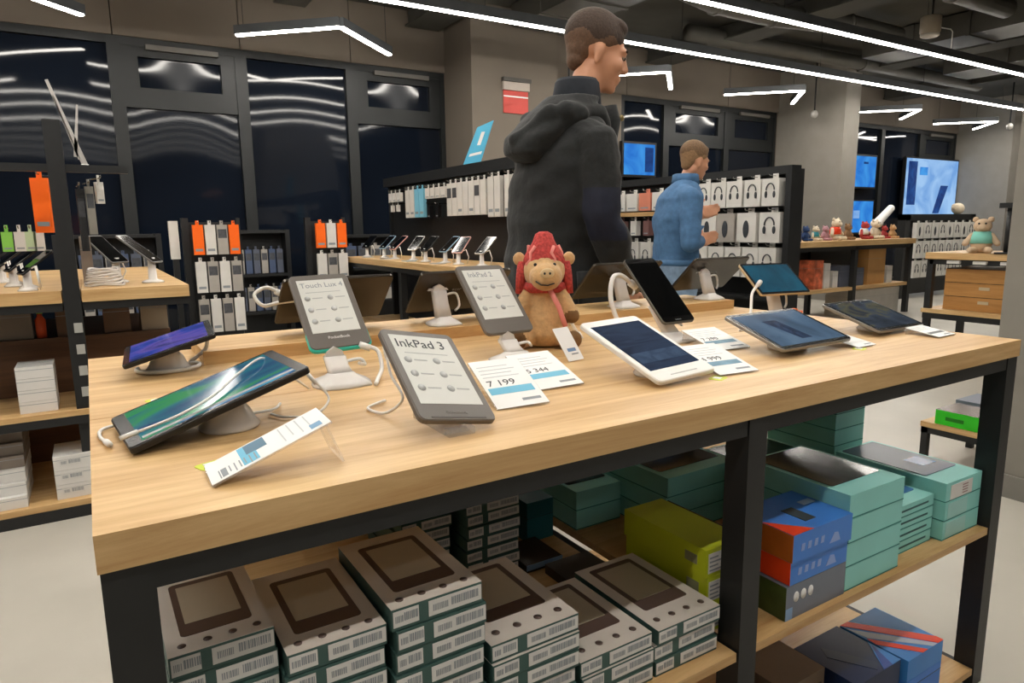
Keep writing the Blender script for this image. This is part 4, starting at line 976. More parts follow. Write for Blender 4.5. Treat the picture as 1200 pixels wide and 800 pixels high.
def hang_pack(label, cat, w, h, d, loc, rz, m, group, art=None, name='hang_pack'):
    """blister / carton hanging from a hook. local front faces -Y; loc = lower middle of the front face"""
    t = thing(name, label, cat, loc, rz, group)
    link('pack', cached(('pk', w, h, d, m.name), lambda: MB().box(-w / 2, w / 2, 0, d, 0, h).box(-w * 0.16, w * 0.16, d * 0.45, d * 0.45 + 0.002, h, h + 0.03).mesh('pack', [m])), t)
    link('hook', cached(('hk', d, h), lambda: MB().tube([(0, d + 0.10, h + 0.016), (0, -0.01, h + 0.016), (0, -0.02, h + 0.026)], 0.003, 5).mesh('hook', [mat('chrome', '#9b9b98', 0.25, 0.9)])), t)
    if art == 'headphones':
        def hp():
            b = MB(); r = w * 0.24; cz = h * 0.52
            b.tube([(r * math.cos(R(a)), -0.0025, cz + 0.01 + r * 1.35 * math.sin(R(a))) for a in range(0, 181, 20)], w * 0.03, 6)
            for sg in (-1, 1): b.ell((sg * r, -0.003, cz - h * 0.10), (w * 0.085, 0.003, h * 0.13), 12, 8)
            return b.mesh('headphone_picture', [mat('picture_grey', '#3a3d42', 0.5, var=0.3, scale=30)])
        link('headphone_picture', cached(('hp', w, h), hp), t)
    elif art == 'bud':
        link('product_picture', cached(('bud', w, h), lambda: MB().ell((0, -0.002, h * 0.45), (w * 0.16, 0.003, h * 0.30), 12, 8).mesh('product_picture', [mat('picture_grey', '#3a3d42', 0.5, var=0.3, scale=30)])), t)
    elif art == 'band':
        link('print_band', cached(('band', w, h), lambda: MB().box(-w * 0.42, w * 0.42, -0.001, 0, h * 0.55, h * 0.85).mesh('print_band', [mat('picture_dark', '#4a4c50', 0.5, var=0.3, scale=30)])), t)
    elif art == 'line':
        link('print_band', cached(('line', w, h), lambda: MB().box(-w * 0.35, w * 0.35, -0.001, 0, h * 0.12, h * 0.2).mesh('print_band', [GREYINK])), t)
    return t
PK = mat('white_pack', '#d9d6d0', 0.5, var=0.05)
PKG = mat('greyish_pack', '#a9a39b', 0.5, var=0.1)
CYB = mat('cyan_pack', '#7fc4de', 0.5, var=0.05)
NEG = R(-90)

# ------------------------------------------------------------------ left shelving unit
lu = thing('shelving_unit', 'oak and black shelving unit at the left edge', 'shelving', (0, 2.6, 0))
for x0, x1 in ((-2.6, -0.085), (-0.015, 0.39)):
    box('shelf', x0, x1, 0.0, 1.9, 0.895, 0.945, OAK, lu)
    box('shelf_edge', x0, x1, 0.01, 1.88, 0.86, 0.894, BLACK, lu)
box('shelf', -0.084, -0.016, 0.06, 1.9, 0.895, 0.945, OAK, lu)
box('shelf', -2.6, 0.36, -0.02, 1.2, 0.425, 0.448, OAK, lu); box('shelf_edge', -2.6, 0.36, -0.022, 0.02, 0.39, 0.424, BLACK, lu)
box('shelf', -2.6, 0.36, -0.06, 1.2, 0.05, 0.075, OAK, lu); box('plinth', -2.6, 0.36, -0.062, 1.2, 0.0, 0.049, BLACK, lu)
for x in (-1.6, -0.08, 0.30):
    box('post', x, x + 0.06, 0.0 if x == -0.08 else 1.0, 0.06 if x == -0.08 else 1.06, 0.0, 1.62 if x == -0.08 else 0.86, BLACK, lu)
for k in range(4): box('bracket_clip', -0.055 - 0.012 * k * 0, -0.025, -0.006, 0.0, 0.5 + k * 0.09, 0.54 + k * 0.09, mat('clip_grey', '#a7a6a1', 0.5), lu)
box('inner_panel', -2.6, 0.33, 0.40, 0.43, 0.449, 0.69, BROWN, lu); box('inner_shelf', -2.6, 0.33, 0.36, 1.2, 0.69, 0.71, BROWN, lu)
box('inner_panel', -2.6, 0.33, 0.60, 0.63, 0.076, 0.42, BROWN, lu)
box('arm', -0.30, 0.20, 0.02, 0.05, 1.42, 1.45, BLACK, lu)
# things on it
def plain_box(name, label, cat, x0, x1, y0, y1, z0, z1, m, group=None, split=0, lab=False, rz=0):
    t, a, b, h = carton(name, label, cat, x0, x1, y0, y1, z0, z1, m, group, rz)
    box('lid_seam', -a - 0.0006, a + 0.0006, -b - 0.0006, b + 0.0006, h * 0.72, h * 0.72 + 0.002, GREYINK, t)
    if lab: link('label', label_mesh(min(0.08, 1.6 * a), 0.03, 5), t, (-a * 0.8, -b, h * 0.3))
    return t
for k in range(4):
    plain_box('white_carton', 'white carton, %s of the four on the middle left shelf' % ORD[3 - k], 'box', -0.275, -0.145, 2.63, 2.80, 0.4485 + k * 0.048, 0.4485 + k * 0.048 + 0.0475, CARDW, 'white cartons on the left unit')
for k in range(3):
    plain_box('white_carton', 'pale carton, %s of the three on the bottom left shelf' % ORD[2 - k], 'box', -0.185, 0.02, 2.58, 2.80, 0.0755 + k * 0.062, 0.0755 + k * 0.062 + 0.0615, CARDW, 'pale cartons on the left unit', lab=True)
for k in range(6):
    plain_box('grey_carton', 'grey-brown carton, %s of the stack at the left picture edge' % ORD[5 - k], 'box', -0.52, -0.285, 2.57 + 0.025 * k, 2.90 + 0.025 * k, 0.0755 + k * 0.05, 0.0755 + k * 0.05 + 0.0495, CARDW if k < 3 else mat('grey_brown', '#7d7268', 0.6), 'cartons at the left picture edge', lab=k < 3)
for lab, x0, x1, z1, m in (('brown carton left of the unit post, inner shelf', -0.13, -0.03, 0.84, mat('cocoa_box', '#6b5140', 0.6)), ('second brown carton right of the unit post, inner shelf', 0.055, 0.165, 0.845, mat('cocoa_box', '#6b5140', 0.6)),
                           ('beige carton at the right end of the inner shelf', 0.21, 0.325, 0.855, mat('beige_box', '#a3937f', 0.6)), ('wide grey-brown carton at far left, inner shelf', -0.46, -0.22, 0.85, mat('grey_brown', '#7d7268', 0.6))):
    plain_box('brown_carton', lab, 'box', x0, x1, 2.98, 3.12, 0.7105, z1, m, 'cartons on the inner shelf')
t = thing('orange_bottle', 'small orange capped bottle between brown cartons', 'bottle', (-0.19, 3.0, 0.7105))
MB().lathe([(0.02, 0), (0.021, 0.08), (0.010, 0.10), (0.010, 0.11)], n=14).build('flask', mat('orange_red', '#d5532a', 0.4), t); MB().lathe([(0.012, 0.11), (0.012, 0.13)], n=12).build('bottle_cap', mat('lime_cap', '#7fc03a', 0.4), t)
for i in range(7):
    phone_on_stand('phone on a clear stand, %s from the front in the left row' % NTH[i], (-0.20 - 0.035 * i + (i % 2) * 0.03, 2.70 + i * 0.16, 0.9455), R(-70), 'phones on the left unit')
for i in range(6):
    phone_on_stand('phone on a clear stand, %s of the outer left row' % NTH[i], (-0.40 - 0.05 * i, 2.72 + i * 0.17, 0.9455), R(-70), 'phones on the left unit')
for lab, x, y, a in (('grey phone tilted over a coil of clear cable', 0.13, 2.98, 40), ('brown phone tilted at the right end of the left unit', 0.27, 2.86, 60)):
    t = phone_on_stand(lab, (x, y, 0.9455), R(a), 'phones on the left unit', mat('slate_phone', '#6d6c6b', 0.35), 1.35)
t = thing('cable_coil', 'coil of clear security cable on the left unit', 'cable', (0.075, 2.80, 0.9455))
for q in range(7):
    b = MB(); b.tube([(0.075 * math.cos(R(a)) * (1 - 0.04 * q), 0.065 * math.sin(R(a)), 0.006 + q * 0.011 + 0.004 * math.sin(R(a * 3 + q * 60))) for a in range(0, 361, 15)], 0.0055, 6); b.build('coil_turn', FROST, t)
t = thing('angled_sign', 'two thin white blades crossing above the left unit post', 'sign', (0.05, 2.72, 1.46))
for (p, q, w) in (((-0.0, 0, 0.0), (-0.10, 0.0, 0.33), 0.022), ((-0.03, 0.0, 0.03), (-0.004, 0.0, 0.24), 0.014), ((-0.018, 0.0, 0.02), (-0.085, 0.0, 0.27), 0.008)):
    d = Vector(q) - Vector(p); n = Vector((d.z, 0, -d.x)).normalized() * w / 2
    P = [Vector(p) - n, Vector(p) + n, Vector(q) + n * 0.5, Vector(q) - n * 0.5]
    b = MB(); b.add([tuple(v) for v in P] + [(v.x, v.y + 0.006, v.z) for v in P], [(0, 1, 2, 3), (7, 6, 5, 4), (0, 4, 5, 1), (1, 5, 6, 2), (2, 6, 7, 3), (3, 7, 4, 0)]); b.build('blade', mat('pale_blade', '#bdb9b5', 0.3), t)
MB().lathe([(0.014, -0.015), (0.014, 0.0)], n=10).build('ball_joint', WHITE, t)
# hooked goods round the post
hang_pack('long orange accessory pack hanging left of the unit post', 'accessory', 0.065, 0.23, 0.03, (-0.125, 2.86, 1.18), R(-15), ORANGE, 'packs on the left unit', 'line')
for i, (x, m) in enumerate(((-0.27, mat('green_pack', '#86c955', 0.5)), (-0.225, PK), (-0.185, mat('pale_green_pack', '#b9cfa8', 0.5)), (-0.155, PK))):
    hang_pack(('light green pack', 'white pack right of the green one', 'pale green striped pack', 'narrow white pack next to the orange one')[i] + ' hanging behind left phones', 'accessory', 0.04, 0.085, 0.02, (x, 3.0, 1.10), 0, m, 'packs on the left unit', 'line')
t = hang_pack('grey clip holder hanging right of the unit post', 'accessory', 0.03, 0.20, 0.02, (0.055, 2.72, 1.17), R(10), mat('pewter', '#8f8b83', 0.4), 'packs on the left unit', 'band')
t = hang_pack('pale blister pack hanging right of the clip holder', 'accessory', 0.03, 0.09, 0.02, (0.095, 2.74, 1.30), R(20), PK, 'packs on the left unit', 'line')
hang_pack('dark narrow pack hanging right beside the post', 'accessory', 0.028, 0.26, 0.02, (0.020, 2.73, 1.10), R(5), mat('dark_pack', '#2b2c2e', 0.4), 'packs on the left unit', 'band')
t = plain_box('grey_panel_box', 'grey-brown upright carton on the left unit behind the post', 'box', -0.005, 0.04, 3.0, 3.3, 0.9455, 1.16, mat('grey_brown', '#7d7268', 0.6))

# ------------------------------------------------------------------ accessory stands in front of the windows
def peg_stand(label, x0, x1, y, top, cols, which):
    t = thing('peg_stand', label, 'display rack', ((x0 + x1) / 2, y + 0.12, 0), 0, 'black peg stands')
    a = (x1 - x0) / 2
    box('post', -a - 0.05, -a - 0.003, -0.02, 0.03, 0.02, top, BLACK, t); box('post', a + 0.003, a + 0.03, 0.0, 0.03, 0.02, top, BLACK, t)
    box('backboard', -a, a, 0.0, 0.02, 0.25, top - 0.03, BLACK, t); box('foot', -a - 0.03, a + 0.03, -0.02, 0.2, 0, 0.02, BLACK, t)
    n = cols; w = (2 * a) / n
    for r, (z, h) in enumerate(((top - 0.26, 0.21), (top - 0.53, 0.22), (top - 0.82, 0.24))):
        for c in range(n):
            m = ORANGE if (r == 0 and (c == 0 or (c == n - 1))) else (PK if (r + c) % 2 else PKG)
            hang_pack('%s pack, %s from left in the %s row, %s' % ('orange' if m is ORANGE else 'white' if m is PK else 'greyish', NTH[c], ('top', 'middle', 'bottom')[r], which), 'accessory', round(w * 0.86, 3), h, 0.03, (x0 + w * (c + 0.5), y - 0.02, z), 0, m, 'packs on peg stands', 'line' if m is not PKG else 'band')
peg_stand('black peg stand with orange packs right of the left unit', 0.66, 0.98, 4.6, 1.27, 4, 'left peg stand')
peg_stand('black peg stand with orange packs near the middle window', 1.70, 1.98, 5.2, 1.28, 3, 'right peg stand')
t = thing('white_tube', 'pale upright tube hanging left of the left peg stand', 'accessory', (0.56, 4.75, 0.0))
box('tube_pack', -0.03, 0.03, -0.03, 0.03, 0.98, 1.25, PK, t); box('tube_base', -0.02, 0.02, -0.02, 0.02, 0.0, 0.98, BLACK, t)
# long dark gondola below the windows
def dark_gondola(label, x0, x1, y, top, which, n):
    t = thing('gondola', label, 'shelving', ((x0 + x1) / 2, y, 0), 0, 'dark gondolas by the windows')
    a = (x1 - x0) / 2
    box('backboard', -a, a, 0.18, 0.2, 0, top, BLACK, t)
    for x in (-a, a - 0.04): box('post', x, x + 0.04, 0.0, 0.18, 0, top, BLACK, t)
    for z in (0.06, 0.4, 0.75, top - 0.03): box('shelf', -a + 0.04, a - 0.04, 0, 0.18, z, z + 0.025, BLACK, t)
    for r, z in enumerate((0.43, 0.78)):
        for c in range(n):
            w = 2 * (a - 0.06) / n
            m = (mat('slate_pack', '#5a6070', 0.5), PKG, mat('dim_blue_pack', '#4c5a78', 0.5))[(r + c) % 3]
            hang_pack('%s pack, %s from left on %s shelf, %s' % (('slate', 'greyish', 'dull blue')[(r + c) % 3], NTH[c], ('lower', 'upper')[r], which), 'accessory', round(w * 0.8, 3), 0.22, 0.04, (x0 + 0.06 + w * (c + 0.5), y + 0.03, z), 0, m, 'packs in dark gondolas', 'band')
dark_gondola('low black gondola between the two peg stands', 1.12, 1.66, 5.9, 1.18, 'gondola between peg stands', 6)
dark_gondola('low black gondola left of the phone table', 2.10, 3.3, 6.2, 1.12, 'middle window gondola', 8)
dark_gondola('low black gondola behind the left unit', -0.2, 0.55, 5.6, 1.16, 'gondola behind left unit', 7)

# ------------------------------------------------------------------ phone table with peg wall behind (runs away from the camera)
pt = thing('phone_table', 'oak phone table in front of the black peg wall', 'table', (2.28, 3.9, 0))
box('table_top', -0.28, 0.24, -1.1, 1.50, 0.885, 0.93, OAKY, pt); box('apron', -0.26, 0.22, -1.08, 1.48, 0.845, 0.884, BLACK, pt)
for x in (-0.26, 0.17):
    for y in (-1.08, 0.2, 1.43): box('leg', x, x + 0.05, y, y + 0.05, 0, 0.845, BLACK, pt)
box('shelf', -0.25, 0.22, -1.05, 1.46, 0.35, 0.37, OAKY, pt)
PHM = [DARK, mat('silver_phone', '#b9b7b3', 0.3, 0.4), mat('rose_phone', '#d8a8a0', 0.35), mat('blue_phone', '#8fb0c8', 0.35)]
for i, y in enumerate((5.20, 4.86, 4.55, 4.24, 3.95, 3.68, 3.42, 3.15)):
    phone_on_stand('phone on a clear stand, %s from the windows on the phone table' % NTH[i], (2.16 + 0.03 * (i % 2), y, 0.9305), R(-60 - 10 * (i % 3)), 'phones on the phone table', PHM[(i * 3) % 4], 1.15)
for i, y in enumerate((5.0, 4.55, 4.1, 3.6)):
    t = plain_box('info_card', 'white leaflet card, %s from the windows on the phone table' % NTH[i], 'card', 2.05, 2.13, y - 0.05, y + 0.05, 0.9305, 0.937, PK if i != 2 else mat('pale_blue_card', '#9fc0d0', 0.5), 'leaflets on the phone table')
pw = thing('peg_wall', 'black peg wall behind the phone table', 'display rack', (2.62, 4.1, 0))
box('board', -0.02, 0.04, -1.35, 1.55, 0.0, 1.64, BLACK, pw); box('top_rail', -0.10, 0.06, -1.36, 1.56, 1.57, 1.65, BLACK, pw)
for y in (-1.36, 1.52): box('post', -0.05, 0.06, y, y + 0.04, 0, 1.64, BLACK, pw)
def row_y(lab, cat, ys, zb, h, w, m, art, group='packs on the peg wall', x=2.49, d=0.03, name='hang_pack'):
    for i, y in enumerate(ys):
        hang_pack(lab % NTH[i], cat, w, h, d, (x, y, zb), NEG, m[i % len(m)], group, art[i % len(art)] if isinstance(art, list) else art, name)
row_y('small white pack at the far end of the peg wall, %s', 'accessory', (5.42, 5.32, 5.22), 1.42, 0.08, 0.075, [PK], 'line')
row_y('slim white pack below the small ones, %s', 'accessory', (5.40, 5.27), 1.33, 0.06, 0.03, [PK], None)
row_y('pale and cyan pack, %s of the blue group', 'accessory', (5.02, 4.92, 4.82, 4.72), 1.27, 0.24, 0.085, [PK, PK, CYB, CYB], 'line')
row_y('small square white pack, %s right of the cyan ones', 'accessory', (4.60, 4.50, 4.40, 4.30), 1.42, 0.085, 0.08, [PK], 'line')
row_y('tiny black and white cable pack, %s', 'accessory', (4.58, 4.42), 1.26, 0.10, 0.05, [DARK], 'line')
row_y('tall white pack, %s in the long row', 'accessory', (4.19, 4.10, 4.01, 3.92, 3.83, 3.74, 3.65), 1.27, 0.25, 0.082, [PK, PK, PK], ['band', 'band', 'line', None, 'line', 'band', None])
row_y('tall white pack, %s of the pair left of the jacket', 'accessory', (3.54, 3.45), 1.25, 0.28, 0.08, [PK], 'line')
row_y('narrow white pack, %s at the jacket', 'accessory', (3.32, 3.22, 3.10), 1.25, 0.28, 0.06, [PK], 'line')
sg_ = thing('advert_sign', 'leaning sky blue sign on top of the peg wall', 'sign', (2.58, 3.98, 1.65), R(-60))
M = Matrix.Rotation(R(-18), 4, 'Y') if False else Matrix()
b = MB(); b.add([(-0.075, 0, 0), (0.075, 0, 0), (0.20, 0, 0.31), (0.06, 0, 0.27), (-0.075, 0.008, 0), (0.075, 0.008, 0), (0.20, 0.008, 0.31), (0.06, 0.008, 0.27)], [(0, 1, 2, 3), (7, 6, 5, 4), (0, 4, 5, 1), (1, 5, 6, 2), (2, 6, 7, 3), (3, 7, 4, 0)]); b.build('panel', mat('sky_blue_sign', '#57b7dc', 0.5), sg_)
b = MB(); b.add([(0.055, -0.001, 0.14), (0.085, -0.001, 0.14), (0.128, -0.001, 0.235), (0.098, -0.001, 0.235)], [(0, 1, 2, 3)]); b.build('white_mark', PAPER, sg_)
b = MB(); b.add([(-0.02, -0.001, 0.06), (0.09, -0.001, 0.075), (0.10, -0.001, 0.095), (-0.01, -0.001, 0.08)], [(0, 1, 2, 3)]); b.build('white_mark', PAPER, sg_)
rs = thing('fire_sign', 'faded red notice on the greige column', 'sign', (4.23, 5.945, 2.42))
box('panel', -0.16, 0.16, -0.008, 0.005, 0.0, 0.24, mat('faded_red', '#cc5048', 0.6), rs); box('white_rule', -0.16, 0.16, -0.0095, -0.008, 0.17, 0.185, PAPER, rs); box('cap', -0.17, 0.17, -0.03, 0.005, 0.24, 0.33, mat('cap_pale', '#b5aaa0', 0.6), rs); box('shade', -0.18, 0.18, -0.05, 0.005, 0.33, 0.37, mat('dark_grey_trim', '#4d4a46', 0.6), rs)

# ------------------------------------------------------------------ headphone rack
hr = thing('headphone_rack', 'black rack of boxed headphones beside the blue shirt', 'display rack', (3.72, 2.75, 0))
box('backboard', 0.0, 0.03, -0.80, 1.2, 0.0, 1.49, BLACK, hr); box('top_rail', -0.06, 0.03, -0.80, 1.2, 1.475, 1.525, BLACK, hr)
box('side_panel', -0.12, 0.0, -0.845, -0.805, 0, 1.50, BLACK, hr)
box('shelf', -0.14, 0.0, -0.78, 1.2, 0.70, 0.72, BLACK, hr); box('plinth', -0.14, 0.03, -0.80, 1.2, 0, 0.08, BLACK, hr)
box('shelf', -0.12, 0.0, 0.15, 1.2, 1.245, 1.275, OAKY, hr)
HG = 'boxed headphones on the rack'
row_y('white headphone box in the top row, %s from the shirt', 'headphones', (2.585, 2.455, 2.325, 2.185, 2.05), 1.285, 0.165, 0.122, [PK], 'headphones', HG, 3.60, 0.10, 'headphone_box')
row_y('white headphone box in the middle row, %s from the shirt', 'headphones', (2.545, 2.39, 2.22, 2.045), 1.062, 0.185, 0.148, [PK, PKG, PK, PK], ['bud', 'bud', 'bud', 'headphones'], HG, 3.60, 0.10, 'headphone_box')
row_y('white headphone box in the bottom row, %s from the shirt', 'headphones', (2.60, 2.46, 2.32, 2.18, 2.05), 0.84, 0.19, 0.125, [PK], ['bud', 'headphones', 'headphones', 'headphones', 'headphones'], HG, 3.60, 0.10, 'headphone_box')
row_y('white headphone box left of the shirt, %s in the upper row', 'headphones', (3.72, 3.58, 3.44, 3.30, 3.16, 3.02), 1.285, 0.13, 0.12, [PK, mat('red_print_pack', '#d5856c', 0.5), PK], 'line', HG, 3.60, 0.08, 'headphone_box')
row_y('red labelled pack left of the shirt, %s in the middle row', 'accessory', (3.70, 3.56, 3.42, 3.28, 3.14), 1.10, 0.11, 0.06, [mat('maroon_pack', '#7d5a58', 0.5), PK], 'line', HG, 3.60, 0.05)
row_y('white headphone box left of the shirt, %s in the lower row', 'headphones', (3.70, 3.56, 3.42, 3.28, 3.14, 3.0), 0.84, 0.21, 0.11, [PK], 'headphones', HG, 3.60, 0.08, 'headphone_box')

# ------------------------------------------------------------------ right background: toy counter
tc_ = thing('toy_counter', 'long oak counter with toys far right behind the headphone rack', 'table', (8.0, 4.1, 0))
box('table_top', -1.35, 1.22, 0.0, 0.7, 0.90, 0.965, OAK, tc_); box('shelf', -1.3, 1.18, 0.03, 0.7, 0.36, 0.40, OAK, tc_)
for x in (-1.30, -0.08, 1.14): box('leg', x, x + 0.06, 0.02, 0.08, 0, 0.90, BLACK, tc_); box('leg', x, x + 0.06, 0.62, 0.68, 0, 0.90, BLACK, tc_)
box('rail', -1.3, 1.2, 0.02, 0.06, 0.85, 0.90, BLACK, tc_); box('back_board', -1.3, 1.2, 0.66, 0.69, 0.40, 0.85, BLACK, tc_)
def bear(label, loc, s, m, group, rz=0.0, acc=None):
    t = thing('toy_figure', label, 'toy', loc, rz, group)
    b = MB(); b.ell((0, 0, 0.07 * s), (0.06 * s, 0.05 * s, 0.075 * s), 14, 10); b.ell((0, -0.01 * s, 0.17 * s), (0.05 * s, 0.048 * s, 0.045 * s), 14, 10)
    b.ell((0, -0.05 * s, 0.16 * s), (0.025 * s, 0.02 * s, 0.02 * s), 10, 8)
    for sg in (-1, 1):
        b.ell((sg * 0.04 * s, 0, 0.21 * s), (0.018 * s, 0.01 * s, 0.018 * s), 10, 8); b.cap((sg * 0.05 * s, 0, 0.11 * s), (sg * 0.085 * s, -0.02 * s, 0.06 * s), 0.018 * s, 0.018 * s, 8); b.cap((sg * 0.03 * s, -0.02 * s, 0.02 * s), (sg * 0.05 * s, -0.08 * s, 0.02 * s), 0.022 * s, 0.02 * s, 8)
    b.build('toy_body', m, t)
    if acc:
        a = MB(); a.loft([(0.06 * s, 0, 0, 0.064 * s, 0.054 * s), (0.10 * s, 0, 0, 0.062 * s, 0.053 * s), (0.135 * s, 0, 0, 0.046 * s, 0.042 * s)], 14); a.build('toy_scarf', acc, t)
    for sg in (-1, 1):
        e = MB(); e.ell((sg * 0.018 * s, -0.053 * s, 0.185 * s), (0.006 * s, 0.004 * s, 0.006 * s), 8, 6); e.build('toy_eye', DARK, t)
    return t
TOYG = 'toys on the toy counter'
CREAM = mat('cream_toy', '#d9cbb4', 0.9)
for i, (x, s, m, acc, d) in enumerate(((7.25, 0.8, mat('navy_toy', '#24406e', 0.7), None, 'small navy toy figure'), (7.44, 0.8, CREAM, mat('teal_scarf', '#3c8f9c', 0.9), 'cream toy with teal scarf'), (7.63, 0.8, mat('pink_toy', '#b78a94', 0.8), None, 'pinkish toy figure'),
                                      (7.84, 1.2, CREAM, RED, 'cream toy with red scarf'), (8.09, 0.9, mat('brown_toy', '#8a6a4c', 0.9), None, 'brown toy figure'), (8.45, 1.0, mat('red_toy', '#a83a3a', 0.8), PAPER, 'red toy with white scarf'),
                                      (8.68, 1.1, CREAM, None, 'plain cream toy figure'), (8.90, 0.75, mat('red_toy', '#a83a3a', 0.8), None, 'small red toy figure'), (9.09, 0.8, mat('tan_toy', '#b99468', 0.9), None, 'tan toy figure at the counter end'))):
    bear(d + ' standing on the toy counter', (x, 4.35, 0.9655), s, m, TOYG, 0, acc)
t = plain_box('glass_case', 'blue lidded case at the left end of the toy counter', 'box', 6.72, 7.12, 4.3, 4.7, 0.9655, 1.09, mat('blue_case', '#3b4f80', 0.4), None)
t = plain_box('picture_box', 'white box with teal picture on the case by the rack', 'box', 6.78, 7.08, 4.35, 4.6, 1.0905, 1.40, CARDW, None); box('teal_picture', -0.10, 0.05, -0.128, -0.1255, 0.05, 0.16, TEALP, t)
for i, (x0, x1, z0, z1, m, d) in enumerate(((7.25, 7.42, 0.401, 0.74, mat('rainbow_pack', '#c96a4a', 0.5, var=0.6, scale=12), 'multicoloured toy pack'), (7.45, 7.56, 0.401, 0.70, CARDW, 'white tall toy pack'), (7.62, 7.72, 0.401, 0.60, CARDW, 'short white toy pack'), (7.76, 8.0, 0.401, 0.66, mat('slate_pack', '#5a6070', 0.5), 'slate toy pack'),
                                            (8.10, 8.26, 0.401, 0.62, mat('slate_pack', '#5a6070', 0.5), 'slate pack right of the counter leg'), (8.34, 8.72, 0.401, 0.85, mat('kraft_box', '#b98a52', 0.6), 'tall kraft pack'), (8.78, 8.9, 0.401, 0.62, PK, 'small pale pack'))):
    plain_box('toy_pack', d + ' on the toy counter\'s lower shelf', 'box', x0, x1, 4.2, 4.42, z0, z1, m, 'packs under the toy counter')
t = plain_box('white_carton', 'large white carton on the floor under the toy counter', 'box', 8.1, 9.1, 4.2, 4.6, 0.0005, 0.34, mat('pale_grey_box', '#c6c2bc', 0.6), None, lab=True)
t = plain_box('speaker_box', 'white speaker carton left of the toy counter legs', 'box', 6.45, 6.68, 4.1, 4.35, 0.0005, 0.85, CARDW, None)
for z in (0.30, 0.62): MB().lathe([(0.085, 0), (0.085, 0.002)], n=18, M=Matrix.Translation((-0.0, -0.126, z)) @ Matrix.Rotation(R(90), 4, 'X')).build('driver_picture', INK, t)
t = thing('white_robot', 'white angular toy leaning beside the far headphone stand', 'toy', (9.3, 4.6, 0.0))
MB().box(-0.03, 0.03, -0.03, 0.03, 0, 1.15).build('display_pole', BLACK, t); MB().cap((-0.15, 0, 1.16), (0.16, 0, 1.36), 0.06, 0.05).build('toy_arm', PAPER, t); MB().ell((-0.15, 0, 1.16), (0.1, 0.07, 0.06)).build('toy_base', PAPER, t)
# framed stand of headphone packs
fs = thing('headphone_stand', 'black framed stand of small headphone packs far right', 'display rack', (11.65, 5.0, 0))
for x in (-1.05, 0.95): box('post', x, x + 0.14, 0, 0.12, 0, 1.29, BLACK, fs)
box('top_rail', -1.05, 1.09, 0, 0.12, 1.20, 1.29, BLACK, fs); box('backboard', -0.91, 0.95, 0.08, 0.12, 0.05, 1.2, mat('charcoal_board', '#3a3b3c', 0.6), fs)
for r, (z, h) in enumerate(((0.92, 0.24), (0.62, 0.26), (0.32, 0.26))):
    for c in range(8):
        hang_pack('small white headphone pack, %s from left in the %s row of the far stand' % (NTH[c], ('top', 'middle', 'bottom')[r]), 'headphones', 0.19, h, 0.06, (10.86 + c * 0.225, 4.915, z), 0, PK, 'packs on the far stand', 'headphones' if (r or c % 2) else 'bud', 'headphone_box')
# crate counter (right edge)
cc = thing('crate_counter', 'small oak counter at right edge with a wooden chest on it', 'table', (6.2, 1.85, 0))
box('table_top', 0.0, 0.7, -0.45, 0.58, 0.86, 0.915, OAKY, cc); box('rail', 0.02, 0.06, -0.42, 0.55, 0.815, 0.859, BLACK, cc); box('shelf', 0.0, 0.7, -0.45, 0.58, 0.395, 0.43, OAKY, cc); box('rail', 0.01, 0.05, -0.44, 0.57, 0.345, 0.394, BLACK, cc)
for y in (-0.44, 0.52):
    for x in (0.02, 0.62): box('leg', x, x + 0.05, y, y + 0.05, 0, 0.86, BLACK, cc)
CRATE = wood('crate_wood', '#9a6a34', '#bd8a4c', 1, 0.55)
ch = thing('wooden_chest', 'wooden chest of three flat drawers on the crate counter shelf', 'chest', (6.28, 1.98, 0.4305), R(0))
for k in range(3):
    z = 0.002 + k * 0.117
    box('drawer', 0, 0.45, -0.29, 0.31, z, z + 0.112, CRATE, ch)
    box('drawer_shadow_gap', 0.004, 0.44, -0.285, 0.305, z + 0.112, z + 0.117, DARK, ch)
    if k < 2: box('drawer_plate', -0.004, 0.0, -0.04, 0.04, z + 0.06, z + 0.085, mat('plate_grey', '#b9a98c', 0.4), ch)
for i, y in enumerate((1.62, 1.80, 2.0, 2.2)):
    plain_box('white_tag', 'white shelf tag, %s along the crate counter rail' % NTH[i], 'tag', 6.196, 6.2195, y - 0.05, y + 0.05, 0.825, 0.85, PK, 'tags on the crate counter')
bear('pale plush bear in a mint shirt on the crate counter', (6.33, 2.06, 0.9155), 1.3, mat('bear_cream', '#cdb295', 0.9), None, R(-70), mat('mint_shirt', '#86cfc0', 0.9))
t = thing('camera_tripod', 'black camera arm standing at the grey pillar\'s edge', 'tripod', (6.25, 1.84, 0.9155))
MB().tube([(0, 0, 0), (0, 0, 0.36)], 0.022, 8).build('column', BLACK, t); MB().box(-0.05, 0.05, -0.08, 0.06, 0.36, 0.40).build('head_plate', BLACK, t); MB().box(-0.06, 0.06, -0.06, 0.06, 0, 0.012).build('base_plate', BLACK, t)
t = thing('small_plush', 'small cream ball toy on top of the far headphone stand', 'toy', (12.25, 5.06, 1.29)); MB().ell((0, 0, 0.09), (0.12, 0.09, 0.09)).build('toy_body', CREAM, t); MB().ell((-0.1, 0, 0.12), (0.05, 0.05, 0.05)).build('toy_ear', CREAM, t)
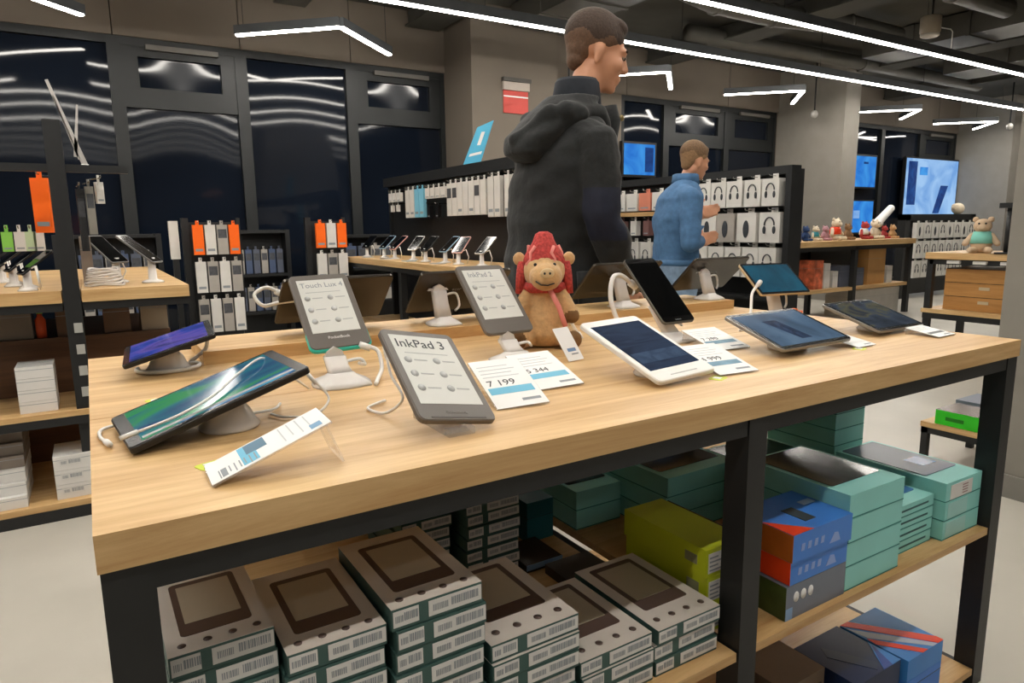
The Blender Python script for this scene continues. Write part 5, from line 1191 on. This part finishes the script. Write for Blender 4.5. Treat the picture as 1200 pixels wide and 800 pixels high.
# low bench with the green box behind the pillar
be = thing('low_bench', 'low oak bench with black legs beside the grey pillar', 'bench', (3.40, 0.66, 0))
box('bench_top', 0.0, 0.5, 0.0, 0.30, 0.195, 0.22, OAKY, be); box('rail', 0.003, 0.03, 0.003, 0.297, 0.165, 0.194, BLACK, be)
for x in (0.003, 0.465):
    for y in (0.003, 0.265): box('leg', x, x + 0.03, y, y + 0.03, 0, 0.194, BLACK, be)
t, a, b, h = carton('green_carton', 'bright green flat carton on the low bench', 'box', 3.41, 3.62, 0.67, 0.90, 0.2205, 0.29, mat('bright_green', '#2fc21f', 0.45), None)
box('lid_print', -a, a, -b, b, h - 0.0003, h + 0.0006, mat('brown_gloss', '#4a3a36', 0.25), t); box('side_text', -a - 0.0008, -a, -b * 0.1, b * 0.6, h * 0.35, h * 0.6, mat('dark_green', '#1a7a14', 0.5), t)
t, a, b, h = carton('grey_carton', 'grey flat carton behind the bright green one', 'box', 3.64, 3.86, 0.68, 0.92, 0.2205, 0.30, SLATE, None); box('lid_seam', -a - 0.0006, a + 0.0006, -b - 0.0006, b + 0.0006, h * 0.6, h * 0.6 + 0.002, GREYINK, t)

# ------------------------------------------------------------------ screens by the windows
def display(label, x0, x1, z0, z1, m, y=6.5, extra=None):
    t = thing('display_screen', label, 'screen', ((x0 + x1) / 2, y, z0), 0, 'blue displays by the windows')
    a = (x1 - x0) / 2; h = z1 - z0
    box('bezel', -a - 0.03, a + 0.03, 0.0, 0.06, -0.03, h + 0.03, DARK, t); s = box('panel', -a, a, -0.004, 0.0, 0, h, m, t); box('mount', -0.05, 0.05, 0.06, 0.10 + (6.6 - y - 0.06 > 0.1) * 0.0, h * 0.3, h * 0.7, BLACK, t)
    if extra: extra(s, a, h)
SB = screen('bright_blue_display', [(0.35, '#1c6fd0'), (0.6, '#3f9be8')], 2.5, (1, 1, 1), 0.85)
SBD = screen('display_dark_blue', [(0.35, '#123a80'), (0.7, '#1e58a8')], 6, (1, 1, 1), 0.6)
SP = screen('pale_blue_display', [(0.35, '#6fa0dc'), (0.6, '#9cc4ee')], 2.0, (1, 1, 1), 0.9)
display('bright blue screen in the window right of the jacket', 6.30, 6.86, 1.86, 2.27, SB, 6.5, lambda s, a, h: box('figure_picture', a * 0.35, a * 0.9, -0.006, -0.0045, h * 0.1, h * 0.9, SBD, s))
display('upper of the two blue screens beside the pale column', 11.55, 12.25, 1.80, 2.33, SB, 6.5, lambda s, a, h: box('figure_picture', -a * 0.1, a * 0.3, -0.006, -0.0045, h * 0.75, h * 0.82, SBD, s))
display('lower of the two blue screens beside the pale column', 11.50, 12.25, 1.0, 1.55, SB, 6.5, lambda s, a, h: box('figure_picture', -a * 0.6, -a * 0.1, -0.006, -0.0045, h * 0.45, h * 0.7, SP, s))
def big(s, a, h):
    box('menu_picture', -a * 0.92, -a * 0.6, -0.006, -0.0045, h * 0.2, h * 0.95, SBD, s)
    b = MB(); b.add([(a * 0.1, -0.0065, h * 0.05), (a * 0.35, -0.0065, h * 0.05), (a * 0.65, -0.0065, h * 0.55), (a * 0.35, -0.0065, h * 0.55)], [(0, 1, 2, 3)]); b.build('figure_picture', SBD, s)
    box('caption_picture', -a * 0.5, -a * 0.2, -0.006, -0.0045, h * 0.72, h * 0.86, SB, s)
display('large pale blue advertising screen at far right', 13.25, 15.15, 1.28, 2.36, SP, 6.5, big)
